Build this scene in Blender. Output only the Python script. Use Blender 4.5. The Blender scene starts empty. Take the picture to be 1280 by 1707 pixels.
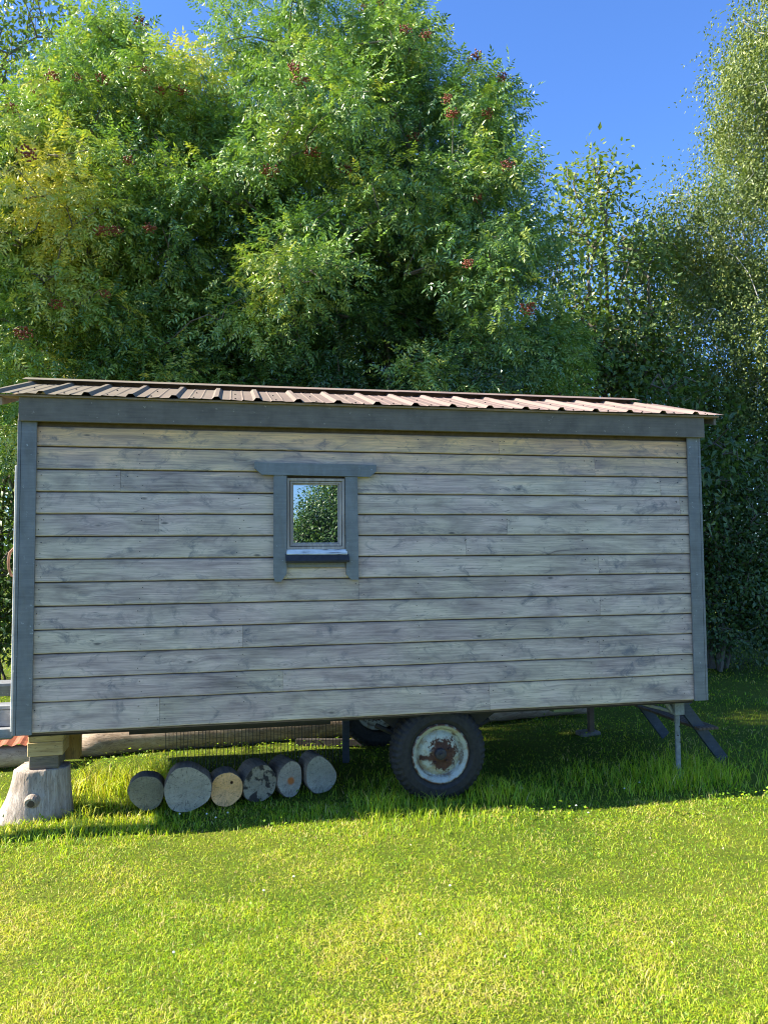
import bpy, math
import numpy as np
from mathutils import Vector, Matrix
sc = bpy.context.scene
COL = sc.collection
rad = math.radians
rng = np.random.default_rng(11)

# ------------------------------------------------------------------ camera
HC = 1.715
cam = bpy.data.cameras.new("camera")
cam.sensor_fit = 'VERTICAL'; cam.sensor_height = 36.0
cam.lens = 36.0 * 1262.0 / 1707.0
cam.clip_end = 2000; cam.clip_start = 0.05
camo = bpy.data.objects.new("camera", cam); COL.objects.link(camo)
PITCH, ROLL = 0.0562, -0.0083
fw = Vector((0, math.cos(PITCH), math.sin(PITCH))); rt = Vector((1, 0, 0)); up = rt.cross(fw)
rt2 = rt * math.cos(ROLL) + up * math.sin(ROLL); up2 = -rt * math.sin(ROLL) + up * math.cos(ROLL)
M = Matrix((rt2, up2, -fw)).transposed().to_4x4(); M.translation = Vector((0, 0, HC))
camo.matrix_world = M
sc.camera = camo

# ------------------------------------------------------------------ light
SUN_EL = rad(38.5)
SUN_DIR = Vector((-math.cos(rad(8.9)) * math.cos(SUN_EL), -math.sin(rad(8.9)) * math.cos(SUN_EL), math.sin(SUN_EL)))
world = bpy.data.worlds.new("World"); sc.world = world; world.use_nodes = True
wn = world.node_tree.nodes; wl = world.node_tree.links
sky = wn.new('ShaderNodeTexSky'); sky.sky_type = 'NISHITA'; sky.sun_disc = False
sky.sun_elevation = SUN_EL
sky.sun_rotation = math.atan2(SUN_DIR.x, SUN_DIR.y)
sky.air_density = 1.0; sky.dust_density = 0.1; sky.ozone_density = 4.5; sky.altitude = 0
tn = wn.new('ShaderNodeMix'); tn.data_type = 'RGBA'; tn.blend_type = 'MULTIPLY'; tn.inputs[0].default_value = 1.0
wl.new(sky.outputs[0], tn.inputs[6]); tn.inputs[7].default_value = (.64, .86, 1.20, 1)      # clear deep blue northern air
wl.new(tn.outputs[2], wn['Background'].inputs[0])
wn['Background'].inputs[1].default_value = 0.084
sun = bpy.data.lights.new("sun", 'SUN'); sun.energy = 5.0; sun.angle = rad(0.5); sun.color = (1.0, 0.93, 0.78)
suno = bpy.data.objects.new("sun", sun); COL.objects.link(suno)
suno.rotation_euler = SUN_DIR.to_track_quat('Z', 'Y').to_euler()
sc.view_settings.view_transform = 'Standard'; sc.view_settings.look = 'None'
sc.view_settings.exposure = 1.75; sc.view_settings.gamma = 1.0
sc.cycles.filter_width = 1.05
sc.cycles.max_bounces = 8; sc.cycles.transparent_max_bounces = 8

# ------------------------------------------------------------------ helpers
def mesh_np(name, V, F, mats=(), attrs=None, smooth=False, midx=None):
    """V (n,3) array, F (m,k) array or list of index tuples"""
    me = bpy.data.meshes.new(name)
    V = np.asarray(V, np.float32)
    if isinstance(F, np.ndarray):
        m, k = F.shape; flat = F.astype(np.int32).ravel(); starts = np.arange(m, dtype=np.int32) * k
        tot = np.full(m, k, np.int32)
    else:
        tot = np.array([len(f) for f in F], np.int32); m = len(F)
        flat = np.array([i for f in F for i in f], np.int32); starts = np.concatenate([[0], np.cumsum(tot)[:-1]]).astype(np.int32)
    me.vertices.add(len(V)); me.vertices.foreach_set('co', V.ravel())
    me.loops.add(len(flat)); me.loops.foreach_set('vertex_index', flat)
    me.polygons.add(m); me.polygons.foreach_set('loop_start', starts); me.polygons.foreach_set('loop_total', tot)
    if midx is not None: me.polygons.foreach_set('material_index', np.asarray(midx, np.int32))
    me.polygons.foreach_set('use_smooth', np.full(m, smooth))
    for mt in mats: me.materials.append(mt)
    for an, arr in (attrs or {}).items():
        a = me.attributes.new(an, 'FLOAT', 'POINT'); a.data.foreach_set('value', np.asarray(arr, np.float32))
    me.update(calc_edges=True); me.validate()
    return me
def link(name, me, parent=None, **props):
    o = bpy.data.objects.new(name, me); COL.objects.link(o)
    if parent is not None: o.parent = parent
    for k, v in props.items(): o[k] = v
    return o
def thing(name, label, cat, loc=(0, 0, 0), rz=0.0, group=None):
    o = bpy.data.objects.new(name, None); COL.objects.link(o)
    o.location = loc; o.rotation_euler = (0, 0, rz); o['label'] = label; o['category'] = cat
    if group: o['group'] = group
    return o

class MB:
    """collects shapes in local coordinates"""
    def __init__(s): s.V = []; s.F = []; s.A = []; s.MI = []; s.n = 0
    def add(s, V, F, a=0.0, mi=0):
        V = np.asarray(V, float).reshape(-1, 3); s.V.append(V)
        for f in F: s.F.append(tuple(int(i) + s.n for i in f)); s.MI.append(mi)
        s.A.append(np.full(len(V), a) if np.isscalar(a) else np.asarray(a)); s.n += len(V)
    def box(s, x0, x1, y0, y1, z0, z1, a=0.0, mi=0, bev=0.0):
        if bev <= 0:
            V = [(x, y, z) for z in (z0, z1) for y in (y0, y1) for x in (x0, x1)]
            F = [(0, 2, 3, 1), (4, 5, 7, 6), (0, 1, 5, 4), (2, 6, 7, 3), (0, 4, 6, 2), (1, 3, 7, 5)]
            s.add(V, F, a, mi); return
        b = bev; V = []
        lims = ((x0, x1), (y0, y1), (z0, z1))
        idx = {}
        for sx in (0, 1):
            for sy in (0, 1):
                for sz in (0, 1):
                    for ax in range(3):
                        p = []
                        for k, sg in enumerate((sx, sy, sz)):
                            v = lims[k][sg]
                            if k != ax: v = v + (b if sg == 0 else -b)
                            p.append(v)
                        idx[(sx, sy, sz, ax)] = len(V); V.append(p)
        F = []
        for ax in range(3):
            o1, o2 = (ax + 1) % 3, (ax + 2) % 3
            for sg in (0, 1):
                q = []
                for a1, a2 in ((0, 0), (1, 0), (1, 1), (0, 1)):
                    k = [0, 0, 0]; k[ax] = sg; k[o1] = a1; k[o2] = a2; q.append(idx[(*k, ax)])
                F.append(q if sg else q[::-1])
            for a1 in (0, 1):            # edges parallel to ax
                for a2 in (0, 1):
                    q = []
                    for sg, A in ((0, o1), (1, o1), (1, o2), (0, o2)):
                        k = [0, 0, 0]; k[ax] = sg; k[o1] = a1; k[o2] = a2; q.append(idx[(*k, A)])
                    F.append(q if (a1 != a2) else q[::-1])
        for sx in (0, 1):
            for sy in (0, 1):
                for sz in (0, 1):
                    q = [idx[(sx, sy, sz, k)] for k in range(3)]
                    F.append(q if (sx + sy + sz) % 2 else q[::-1])
        s.add(V, F, a, mi)
    def prism(s, poly, y0, y1, a=0.0, mi=0):
        """poly in xz, extruded along y"""
        n = len(poly); V = [(p[0], y0, p[1]) for p in poly] + [(p[0], y1, p[1]) for p in poly]
        F = [tuple(range(n)), tuple(range(2 * n - 1, n - 1, -1))] + [(i, i + n, (i + 1) % n + n, (i + 1) % n) for i in range(n)]
        s.add(V, F, a, mi)
    def tube(s, pts, rads, sides=8, a=0.0, caps=True, mi=0):
        pts = np.asarray(pts, float); n = len(pts); rads = np.broadcast_to(rads, n)
        V = []; ref = None
        for i in range(n):
            t = pts[min(i + 1, n - 1)] - pts[max(i - 1, 0)]; t = t / (np.linalg.norm(t) + 1e-9)
            if ref is None: ref = np.array([0, 0, 1.]) if abs(t[2]) < .9 else np.array([1., 0, 0])
            b = np.cross(t, ref); b /= np.linalg.norm(b) + 1e-9; ref = np.cross(b, t)
            for k in range(sides):
                an = 2 * math.pi * k / sides
                V.append(pts[i] + rads[i] * (b * math.cos(an) + ref * math.sin(an)))
        F = [(i * sides + k, i * sides + (k + 1) % sides, (i + 1) * sides + (k + 1) % sides, (i + 1) * sides + k) for i in range(n - 1) for k in range(sides)]
        if caps: F += [tuple(range(sides))[::-1], tuple((n - 1) * sides + k for k in range(sides))]
        s.add(V, F, a, mi)
    def lathe(s, prof, c, axis='y', seg=48, a=0.0, mi=0, close=True):
        """prof list of (r, t); spun round an axis through c"""
        V = []; n = len(prof)
        for k in range(seg):
            an = 2 * math.pi * k / seg; ca, sa = math.cos(an), math.sin(an)
            for r, t in prof: V.append((c[0] + r * ca, c[1] + t, c[2] + r * sa))
        F = [(k * n + i, k * n + i + 1, ((k + 1) % seg) * n + i + 1, ((k + 1) % seg) * n + i) for k in range(seg) for i in range(n - 1)]
        s.add(V, F, a, mi)
    def build(s, name, mats, parent=None, smooth=False, attr='tint', **props):
        if not isinstance(mats, (list, tuple)): mats = [mats]
        me = mesh_np(name, np.concatenate(s.V), s.F, mats, {attr: np.concatenate(s.A)}, smooth, s.MI)
        return link(name, me, parent, **props)

def mat(name):
    m = bpy.data.materials.new(name); m.use_nodes = True
    nt = m.node_tree; nt.nodes.clear()
    return m, nt.nodes, nt.links
class NB:
    """small node builder"""
    def __init__(s, name):
        s.m, s.N, s.L = mat(name); s.out = s.N.new('ShaderNodeOutputMaterial')
    def n(s, t, **kw):
        o = s.N.new(t)
        for k, v in kw.items():
            if k.startswith('_'): setattr(o, k[1:], v)
        return o
    def co(s, kind='Object'): return s.N.new('ShaderNodeTexCoord').outputs[kind]
    def attr(s, name): o = s.N.new('ShaderNodeAttribute'); o.attribute_name = name; return o.outputs['Fac']
    def put(s, sock, v):
        if hasattr(v, 'is_output') or isinstance(v, bpy.types.NodeSocket): s.L.new(v, sock)
        else: sock.default_value = v
    def mapping(s, co, scale=(1, 1, 1), loc=(0, 0, 0)):
        o = s.N.new('ShaderNodeMapping'); s.L.new(co, o.inputs[0]); s.put(o.inputs['Scale'], scale); s.put(o.inputs['Location'], loc); return o.outputs[0]
    def noise(s, co, scale=5, detail=4, rough=.55, dist=0):
        o = s.N.new('ShaderNodeTexNoise'); s.L.new(co, o.inputs['Vector']); o.inputs['Scale'].default_value = scale
        o.inputs['Detail'].default_value = detail; o.inputs['Roughness'].default_value = rough; o.inputs['Distortion'].default_value = dist
        return o.outputs['Fac']
    def voro(s, co, scale=5, out='Distance', feature='F1', rand=1.0):
        o = s.N.new('ShaderNodeTexVoronoi'); o.feature = feature; s.L.new(co, o.inputs['Vector']); o.inputs['Scale'].default_value = scale
        o.inputs['Randomness'].default_value = rand
        return o.outputs[out]
    def math(s, op, a, b=0.0, c=0.0, clamp=False):
        o = s.N.new('ShaderNodeMath'); o.operation = op; o.use_clamp = clamp
        s.put(o.inputs[0], a); s.put(o.inputs[1], b); s.put(o.inputs[2], c); return o.outputs[0]
    def mr(s, v, a, b, c=0.0, d=1.0):
        o = s.N.new('ShaderNodeMapRange'); o.clamp = True
        s.put(o.inputs[0], v); o.inputs[1].default_value = a; o.inputs[2].default_value = b; o.inputs[3].default_value = c; o.inputs[4].default_value = d
        return o.outputs[0]
    def mix(s, f, a, b, bt='MIX'):
        o = s.N.new('ShaderNodeMix'); o.data_type = 'RGBA'; o.blend_type = bt
        s.put(o.inputs[0], f)
        for k, v in ((6, a), (7, b)):
            if isinstance(v, tuple) and len(v) == 3: v = (*v, 1)
            s.put(o.inputs[k], v)
        return o.outputs[2]
    def ramp(s, f, stops):
        o = s.N.new('ShaderNodeValToRGB'); s.put(o.inputs[0], f); cr = o.color_ramp
        while len(cr.elements) < len(stops): cr.elements.new(0.5)
        for e, (p, c) in zip(cr.elements, stops): e.position = p; e.color = (*c, 1)
        return o.outputs[0]
    def bump(s, h, strength=.3, dist=.01):
        o = s.N.new('ShaderNodeBump'); s.put(o.inputs['Height'], h); o.inputs['Strength'].default_value = strength; o.inputs['Distance'].default_value = dist
        return o.outputs[0]
    def pbsdf(s, col, rough=.6, normal=None, metal=0.0, spec=.5):
        o = s.N.new('ShaderNodeBsdfPrincipled')
        if isinstance(col, tuple): col = (*col, 1) if len(col) == 3 else col
        s.put(o.inputs['Base Color'], col); s.put(o.inputs['Roughness'], rough); s.put(o.inputs['Metallic'], metal)
        o.inputs['Specular IOR Level'].default_value = spec
        if normal is not None: s.L.new(normal, o.inputs['Normal'])
        s.L.new(o.outputs[0], s.out.inputs[0]); return o
    def comb(s, x, y, z):
        o = s.N.new('ShaderNodeCombineXYZ'); s.put(o.inputs[0], x); s.put(o.inputs[1], y); s.put(o.inputs[2], z); return o.outputs[0]
    def sep(s, v): o = s.N.new('ShaderNodeSeparateXYZ'); s.L.new(v, o.inputs[0]); return o.outputs

# ------------------------------------------------------------------ materials
def m_cladding():
    b = NB('weathered_boards'); P = b.sep(b.co()); seed = b.attr('tint'); bv = b.attr('bv')
    sx = b.math('MULTIPLY_ADD', seed, 43.7, P[0])
    kco = b.comb(b.math('MULTIPLY', sx, 2.6), b.math('MULTIPLY_ADD', bv, 1.0, b.math('MULTIPLY', seed, 91.3)), b.math('MULTIPLY', seed, 17.0))
    kd = b.voro(kco, 1.0, rand=1.0)
    # bend the grain round knots
    bend = b.math('POWER', 2.718, b.math('MULTIPLY', b.math('MULTIPLY', kd, kd), -26.0))
    warp = b.noise(b.comb(b.math('MULTIPLY', sx, 1.6), b.math('MULTIPLY', bv, 1.2), b.math('MULTIPLY', seed, 31.0)), 1.0, 3)
    gv = b.math('ADD', b.math('MULTIPLY_ADD', warp, 1.3, b.math('MULTIPLY', bv, 4.2)), b.math('MULTIPLY', bend, .8))
    gco = b.comb(b.math('MULTIPLY', sx, .42), gv, b.math('MULTIPLY', seed, 23.0))
    grain = b.noise(gco, 5.0, 7, .68)
    fine = b.noise(b.comb(b.math('MULTIPLY', sx, 7.0), b.math('MULTIPLY', bv, 34.0), seed), 1.0, 4, .7)
    blot = b.noise(b.comb(b.math('MULTIPLY', sx, 1.7), b.math('MULTIPLY', bv, 1.1), b.math('MULTIPLY', seed, 57.0)), 1.6, 5, .6, .6)
    tone = b.math('ADD', b.math('MULTIPLY', grain, .42), b.math('ADD', b.math('MULTIPLY', fine, .14), b.math('MULTIPLY', blot, .50)))
    rnd = b.math('FRACT', b.math('MULTIPLY', seed, 77.7))
    tone = b.math('ADD', tone, b.math('MULTIPLY', b.math('SUBTRACT', rnd, .5), .07))
    col = b.ramp(tone, [(.37, (.155, .135, .125)), (.45, (.285, .248, .222)), (.53, (.40, .350, .300)), (.63, (.56, .495, .41))])
    hue = b.noise(b.comb(b.math('MULTIPLY', sx, 1.1), b.math('MULTIPLY', P[2], 1.5), b.math('MULTIPLY', seed, 9.0)), 1.3, 4, .6)
    col = b.mix(1.0, col, b.ramp(hue, [(.38, (1.24, 1.04, 1.02)), (.5, (1.20, 1.05, .98)), (.62, (1.19, 1.07, .94))]), 'MULTIPLY')
    # boards sheltered by the eave keep their yellowish wood tone
    top = b.mr(b.math('ADD', P[2], b.math('MULTIPLY', blot, .45)), 2.45, 2.80)
    col = b.mix(b.math('MULTIPLY', top, .9), col, b.mix(1.0, col, (1.38, 1.04, .60), 'MULTIPLY'))
    lowe = b.math('MULTIPLY', b.mr(bv, .14, .0), b.mr(blot, .35, .6, .25, .9))
    col = b.mix(b.math('MULTIPLY', lowe, .45), col, (.50, .42, .30))
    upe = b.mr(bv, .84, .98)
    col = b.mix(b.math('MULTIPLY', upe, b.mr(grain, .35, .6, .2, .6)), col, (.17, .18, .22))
    # vertical run marks and blue stain patches
    zig = b.math('MULTIPLY', b.math('ABSOLUTE', b.math('SUBTRACT', bv, b.math('ADD', .25, b.math('MULTIPLY', rnd, .5)))), b.mr(b.noise(kco, .9, 2), .35, .65, -1.3, 1.3))
    stain = b.noise(b.comb(b.math('ADD', b.math('MULTIPLY', sx, 7.0), zig), b.math('MULTIPLY', bv, .9), b.math('MULTIPLY', seed, 77.0)), 1.25, 6, .72, .5)
    smask = b.math('MULTIPLY', b.mr(stain, .52, .66), b.mr(b.noise(kco, 1.3, 2), .40, .56))
    col = b.mix(b.math('MULTIPLY', smask, .72), col, (.125, .125, .135))
    ring = b.mr(b.math('ABSOLUTE', b.math('SUBTRACT', kd, .13)), .035, .0)
    core = b.mr(b.math('ADD', kd, b.math('MULTIPLY', b.math('SUBTRACT', fine, .5), .12)), .075, .035)
    khi = b.mr(b.voro(kco, 1.0, 'Color'), .12, .2)
    col = b.mix(b.math('MULTIPLY', b.math('MULTIPLY', ring, khi), b.mr(grain, .42, .6, 0., .5)), col, (.15, .15, .15))
    col = b.mix(b.math('MULTIPLY', core, b.math('MULTIPLY', khi, .75)), col, (.07, .065, .06))
    hc = b.noise(b.comb(b.math('MULTIPLY', sx, 1.3), b.math('MULTIPLY', gv, 2.1), b.math('MULTIPLY', seed, 5.0)), 1.0, 2, .5)
    crk = b.math('MULTIPLY', b.mr(b.math('ABSOLUTE', b.math('SUBTRACT', hc, .5)), .008, .002), b.mr(blot, .5, .58))
    col = b.mix(b.math('MULTIPLY', crk, .7), col, (.08, .075, .07))
    h = b.math('ADD', b.math('MULTIPLY', grain, .6), b.math('MULTIPLY', fine, .4))
    b.pbsdf(col, .78, b.bump(h, .35, .003), spec=.25); return b.m
def m_paint(name, c1, c2, scale=(3, 3, 3), rough=.6, spec=.35):
    b = NB(name); co = b.mapping(b.co(), scale); a = b.noise(co, 3, 6, .6)
    g = b.noise(b.mapping(b.co(), (3, 60, 60)), 1.5, 4, .6)
    col = b.mix(b.mr(b.math('ADD', b.math('MULTIPLY', a, .6), b.math('MULTIPLY', g, .4)), .35, .65), c1, c2)
    c1 = tuple(x * .86 for x in c1); c2 = tuple(x * 1.10 for x in c2)
    col = b.mix(b.mr(b.math('ADD', b.math('MULTIPLY', a, .6), b.math('MULTIPLY', g, .4)), .35, .65), c1, c2)
    dirt = b.noise(b.mapping(b.co(), (7, 7, 1.1)), 2.2, 5, .65)
    col = b.mix(b.math('MULTIPLY', b.mr(dirt, .52, .70), .35), col, (.10, .085, .06))
    chip = b.mr(b.noise(b.co(), 38, 3, .6), .68, .72)
    col = b.mix(b.math('MULTIPLY', chip, .6), col, tuple(min(1, x * 2.3) for x in c2))
    b.pbsdf(col, rough, b.bump(g, .25, .002), spec=spec); return b.m
def m_wood(name, stops, axis=0, sc=1.0, rough=.8, bump=.5, crack=True):
    b = NB(name); s = [5, 5, 5]; s[axis] = .45
    t = b.attr('tint'); P = b.co()
    mp = b.N.new('ShaderNodeVectorMath'); mp.operation = 'ADD'; b.L.new(P, mp.inputs[0]); b.L.new(b.comb(b.math('MULTIPLY', t, 13.), b.math('MULTIPLY', t, 7.), t), mp.inputs[1])
    g = b.noise(b.mapping(mp.outputs[0], tuple(x * sc for x in s)), 6, 7, .66, .4)
    l = b.noise(mp.outputs[0], 2.2 * sc, 4, .6)
    tone = b.math('ADD', b.math('MULTIPLY', g, .6), b.math('MULTIPLY', l, .4))
    col = b.ramp(tone, stops)
    if crack:
        cs = [14, 14, 14]; cs[axis] = .9
        c = b.noise(b.mapping(mp.outputs[0], tuple(x * sc for x in cs)), 3, 3, .5)
        cm = b.mr(b.math('ABSOLUTE', b.math('SUBTRACT', c, .5)), .014, .004)
        col = b.mix(b.math('MULTIPLY', cm, .6), col, (.05, .04, .032))
    b.pbsdf(col, rough, b.bump(g, bump, .008), spec=.2); return b.m
def m_leaf(name, stops, trans=.35, gloss=.05, rough=.38, tcol=(1.15, 1.25, .45)):
    b = NB(name); t = b.attr('tint')
    col = b.ramp(t, stops)
    d = b.N.new('ShaderNodeBsdfDiffuse'); b.L.new(col, d.inputs[0])
    tr = b.N.new('ShaderNodeBsdfTranslucent'); b.L.new(b.mix(1.0, col, tcol, 'MULTIPLY'), tr.inputs[0])
    g = b.N.new('ShaderNodeBsdfGlossy'); g.inputs['Color'].default_value = (1, 1, .95, 1); g.inputs['Roughness'].default_value = rough
    m1 = b.N.new('ShaderNodeMixShader'); m1.inputs[0].default_value = trans; b.L.new(d.outputs[0], m1.inputs[1]); b.L.new(tr.outputs[0], m1.inputs[2])
    m2 = b.N.new('ShaderNodeMixShader'); m2.inputs[0].default_value = gloss; b.L.new(m1.outputs[0], m2.inputs[1]); b.L.new(g.outputs[0], m2.inputs[2])
    b.L.new(m2.outputs[0], b.out.inputs[0]); return b.m
def m_simple(name, col, rough=.6, metal=0.0, spec=.4, var=.25, scale=20):
    b = NB(name); n = b.noise(b.co(), scale, 5, .6)
    c2 = tuple(x * (1 - var) for x in col); c1 = tuple(min(1, x * (1 + var)) for x in col)
    b.pbsdf(b.mix(b.mr(n, .3, .7), c2, c1), rough, b.bump(n, .15, .002), metal, spec); return b.m
def m_ground():
    b = NB('lawn_soil'); co = b.co()
    a = b.noise(co, .8, 5, .6); f = b.noise(co, 70, 4, .7); g = b.noise(co, 9, 4, .6)
    col = b.mix(b.mr(a, .35, .65), (.10, .15, .014), (.17, .20, .022))
    col = b.mix(b.mr(f, .35, .65), b.mix(1.0, col, (.45, .45, .5), 'MULTIPLY'), col)
    col = b.mix(b.math('MULTIPLY', b.mr(g, .6, .8), .5), col, (.13, .11, .045))
    b.pbsdf(col, .95, b.bump(f, .8, .02), spec=.1); return b.m
def m_rim():
    b = NB('rusty_painted_rim'); co = b.co(); P = b.sep(co)
    r = b.math('SQRT', b.math('ADD', b.math('MULTIPLY', P[0], P[0]), b.math('MULTIPLY', P[2], P[2])))
    n = b.noise(co, 17, 6, .62); n2 = b.noise(co, 60, 5, .7); n3 = b.noise(b.mapping(co, (1, 1, 1), (3, 1, 7)), 9, 3)
    paint = b.mix(b.mr(n2, .35, .7), (.34, .36, .30), (.50, .50, .41))
    paint = b.mix(b.mr(n, .5, .68), paint, (.32, .25, .13))
    inner = b.mr(b.math('ADD', b.math('ADD', r, b.math('MULTIPLY', P[0], -.18)), b.math('ADD', b.math('MULTIPLY', b.math('SUBTRACT', n3, .5), .22), b.math('MULTIPLY', b.math('SUBTRACT', n2, .5), .16))), .120, .095)
    arm = b.math('MULTIPLY', b.mr(b.math('ABSOLUTE', b.math('ADD', P[2], b.math('MULTIPLY_ADD', n2, .05, .003))), .026, .012), b.math('MULTIPLY', b.mr(P[0], .0, -.01), b.mr(P[0], -.150, -.140)))
    inner = b.math('MAXIMUM', inner, arm)
    rim = b.math('MULTIPLY', b.mr(b.math('ABSOLUTE', b.math('SUBTRACT', r, .160)), .018, .0), b.mr(n, .42, .55))
    edge = b.math('MULTIPLY', b.mr(r, .188, .198), b.mr(n, .35, .5))
    spk = b.mr(n2, .60, .66)
    k = b.math('MAXIMUM', b.math('MAXIMUM', inner, b.math('MULTIPLY', rim, .8)), b.math('MAXIMUM', edge, b.math('MULTIPLY', spk, .7)))
    rust = b.mix(b.mr(n2, .3, .7), (.045, .018, .012), (.115, .05, .027))
    b.pbsdf(b.mix(k, paint, rust), b.mr(k, 0, 1, .42, .85), b.bump(b.math('ADD', n2, k), .3, .003), spec=.4); return b.m
def m_endgrain(name, c_in, c_out, c_spot=None, spot=(0, 0, .03), stainc=None):
    """end face of a log: rings round the local x/z axis, radial cracks"""
    b = NB(name); co = b.co(); P = b.sep(co)
    n = b.noise(co, 7, 4); n2 = b.noise(co, 45, 5, .7)
    r = b.math('SQRT', b.math('ADD', b.math('MULTIPLY', P[0], P[0]), b.math('MULTIPLY', P[2], P[2])))
    ring = b.math('SINE', b.math('MULTIPLY', b.math('MULTIPLY_ADD', b.math('SUBTRACT', n, .5), .11, r), 420.))
    th = b.math('ARCTAN2', P[2], P[0])
    ck = b.noise(b.comb(b.math('MULTIPLY', th, 2.6), b.math('MULTIPLY', r, 3.), 0.0), 1.0, 3, .6)
    w3 = (1.05, .93, .76)
    c_in = tuple(x * y * 1.45 for x, y in zip(c_in, w3)); c_out = tuple(x * y * 1.45 for x, y in zip(c_out, w3))
    col = b.mix(b.mr(n, .35, .65), c_in, c_out)
    col = b.mix(b.mr(b.noise(co, 16, 5, .65), .45, .65, 0, .5), col, b.mix(1.0, col, (.5, .5, .48), 'MULTIPLY'))
    col = b.mix(b.math('MULTIPLY', b.math('MULTIPLY', b.mr(ring, 0, 1), b.mr(n2, .4, .6)), .38), col, b.mix(1.0, col, (.55, .52, .5), 'MULTIPLY'))
    col = b.mix(b.math('MULTIPLY', b.mr(n2, .5, .75), .4), col, b.mix(1.0, col, (.5, .5, .5), 'MULTIPLY'))
    col = b.mix(b.math('MULTIPLY', b.mr(b.math('ABSOLUTE', b.math('SUBTRACT', ck, .5)), .009, .002), b.mr(r, .02, .05, 0, .7)), col, (.03, .026, .022))
    if stainc:
        col = b.mix(b.mr(b.noise(b.mapping(co, (1, 1, 1), (9, 3, 5)), 11, 4), .52, .56), col, stainc)
    if c_spot:
        d = b.math('SQRT', b.math('ADD', b.math('POWER', b.math('SUBTRACT', P[0], spot[0]), 2.), b.math('POWER', b.math('SUBTRACT', P[2], spot[1]), 2.)))
        d = b.math('ADD', d, b.math('MULTIPLY', b.math('SUBTRACT', n2, .5), .02))
        col = b.mix(b.mr(d, spot[2], spot[2] * .55), col, c_spot)
    b.pbsdf(col, .85, b.bump(b.math('ADD', n2, b.math('MULTIPLY', ring, .15)), .35, .004), spec=.15); return b.m

M_CLAD = m_cladding()
M_TRIM = m_paint('slate_trim_paint', (.150, .148, .145), (.20, .195, .188))
M_FASC = m_paint('fascia_paint', (.125, .100, .076), (.162, .132, .100))
M_CASE = m_paint('casing_paint', (.155, .160, .160), (.195, .198, .195))
M_SILL = m_simple('sill_metal', (.042, .040, .044), .7, 0.0, .15)
M_GROOVE = m_simple('groove_wood', (.13, .09, .06), .9)
M_DARK = m_simple('dark_steel', (.022, .02, .02), .6, .0, .3)
M_UNDER = m_simple('underfloor', (.035, .03, .026), .9)
M_SASH = m_wood('weathered_sash', [(.3, (.20, .16, .14)), (.5, (.38, .32, .28)), (.7, (.60, .52, .46))], 2, 1.0, crack=False)
M_WHITE = m_wood('flaking_white', [(.36, (.20, .18, .17)), (.42, (.60, .58, .55)), (.6, (.88, .86, .82))], 0, 3.0, crack=False)
M_TYRE = m_simple('old_tyre', (.022, .020, .019), .72, 0, .35, .4, 30)
M_RUST = m_simple('rusty_steel', (.19, .10, .06), .7, .2, .4, .45, 25)
M_BLOCK1 = m_wood('pale_timber', [(.3, (.22, .13, .06)), (.48, (.46, .33, .17)), (.7, (.62, .49, .29))], 0, 1.4)
M_BLOCK2 = m_wood('grey_timber', [(.3, (.07, .06, .05)), (.5, (.17, .145, .12)), (.7, (.30, .26, .21))], 0, 1.4)
M_STUMP = m_wood('bare_stump_wood', [(.3, (.15, .115, .09)), (.48, (.34, .275, .225)), (.62, (.50, .43, .37)), (.75, (.62, .56, .51))], 2, 1.6, .75, .9)
M_LOGB = m_wood('barkless_log', [(.3, (.16, .10, .065)), (.5, (.38, .28, .20)), (.7, (.56, .45, .35))], 0, 1.0, .8, .8)
M_BARKL = m_wood('grey_bark', [(.3, (.09, .07, .05)), (.5, (.21, .165, .125)), (.7, (.36, .29, .22))], 1, 1.6)
M_GALV = m_simple('galvanised', (.09, .085, .075), .6, .3, .4)
M_POSTM = m_simple('painted_leg', (.21, .22, .21), .65, .1, .4, .3, 35)
M_STEP = m_paint('step_paint', (.045, .052, .06), (.065, .075, .085))
M_BARK = m_wood('tree_bark', [(.3, (.08, .065, .05)), (.5, (.17, .145, .115)), (.7, (.27, .24, .20))], 2, 1.5)
M_BIRCHBARK = m_wood('birch_bark', [(.3, (.10, .09, .08)), (.5, (.38, .36, .33)), (.7, (.62, .60, .56))], 0, 1.0)

# roof sheet, faded brown, darker and more olive towards the left end
def m_roof():
    b = NB('brown_roof_sheet'); co = b.co(); P = b.sep(co)
    a = b.noise(co, 1.2, 4); f = b.noise(co, 26, 5, .7); s = b.noise(b.mapping(co, (14, 1.2, 1)), 2, 4)
    col = b.mix(b.mr(a, .3, .7), (.185, .128, .112), (.25, .178, .155))
    col = b.mix(b.math('MULTIPLY', b.mr(s, .45, .7), .45), col, (.22, .185, .145))
    left = b.mr(P[0], 2.6, -.2); col = b.mix(b.math('MULTIPLY', left, .75), col, (.15, .14, .09))
    col = b.mix(b.math('MULTIPLY', b.mr(f, .6, .72), .4), col, (.32, .29, .24))
    b.pbsdf(col, .62, b.bump(f, .08, .002), spec=.35); return b.m
M_ROOF = m_roof()
gb = NB('window_glass')
g1 = gb.N.new('ShaderNodeBsdfGlossy'); g1.inputs['Roughness'].default_value = .004; g1.inputs['Color'].default_value = (.95, .97, 1, 1)
g2 = gb.N.new('ShaderNodeBsdfDiffuse'); g2.inputs['Color'].default_value = (.012, .013, .014, 1)
g3 = gb.N.new('ShaderNodeMixShader'); g3.inputs[0].default_value = .45
gb.L.new(g2.outputs[0], g3.inputs[1]); gb.L.new(g1.outputs[0], g3.inputs[2]); gb.L.new(g3.outputs[0], gb.out.inputs[0])
M_GLASS = gb.m

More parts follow.
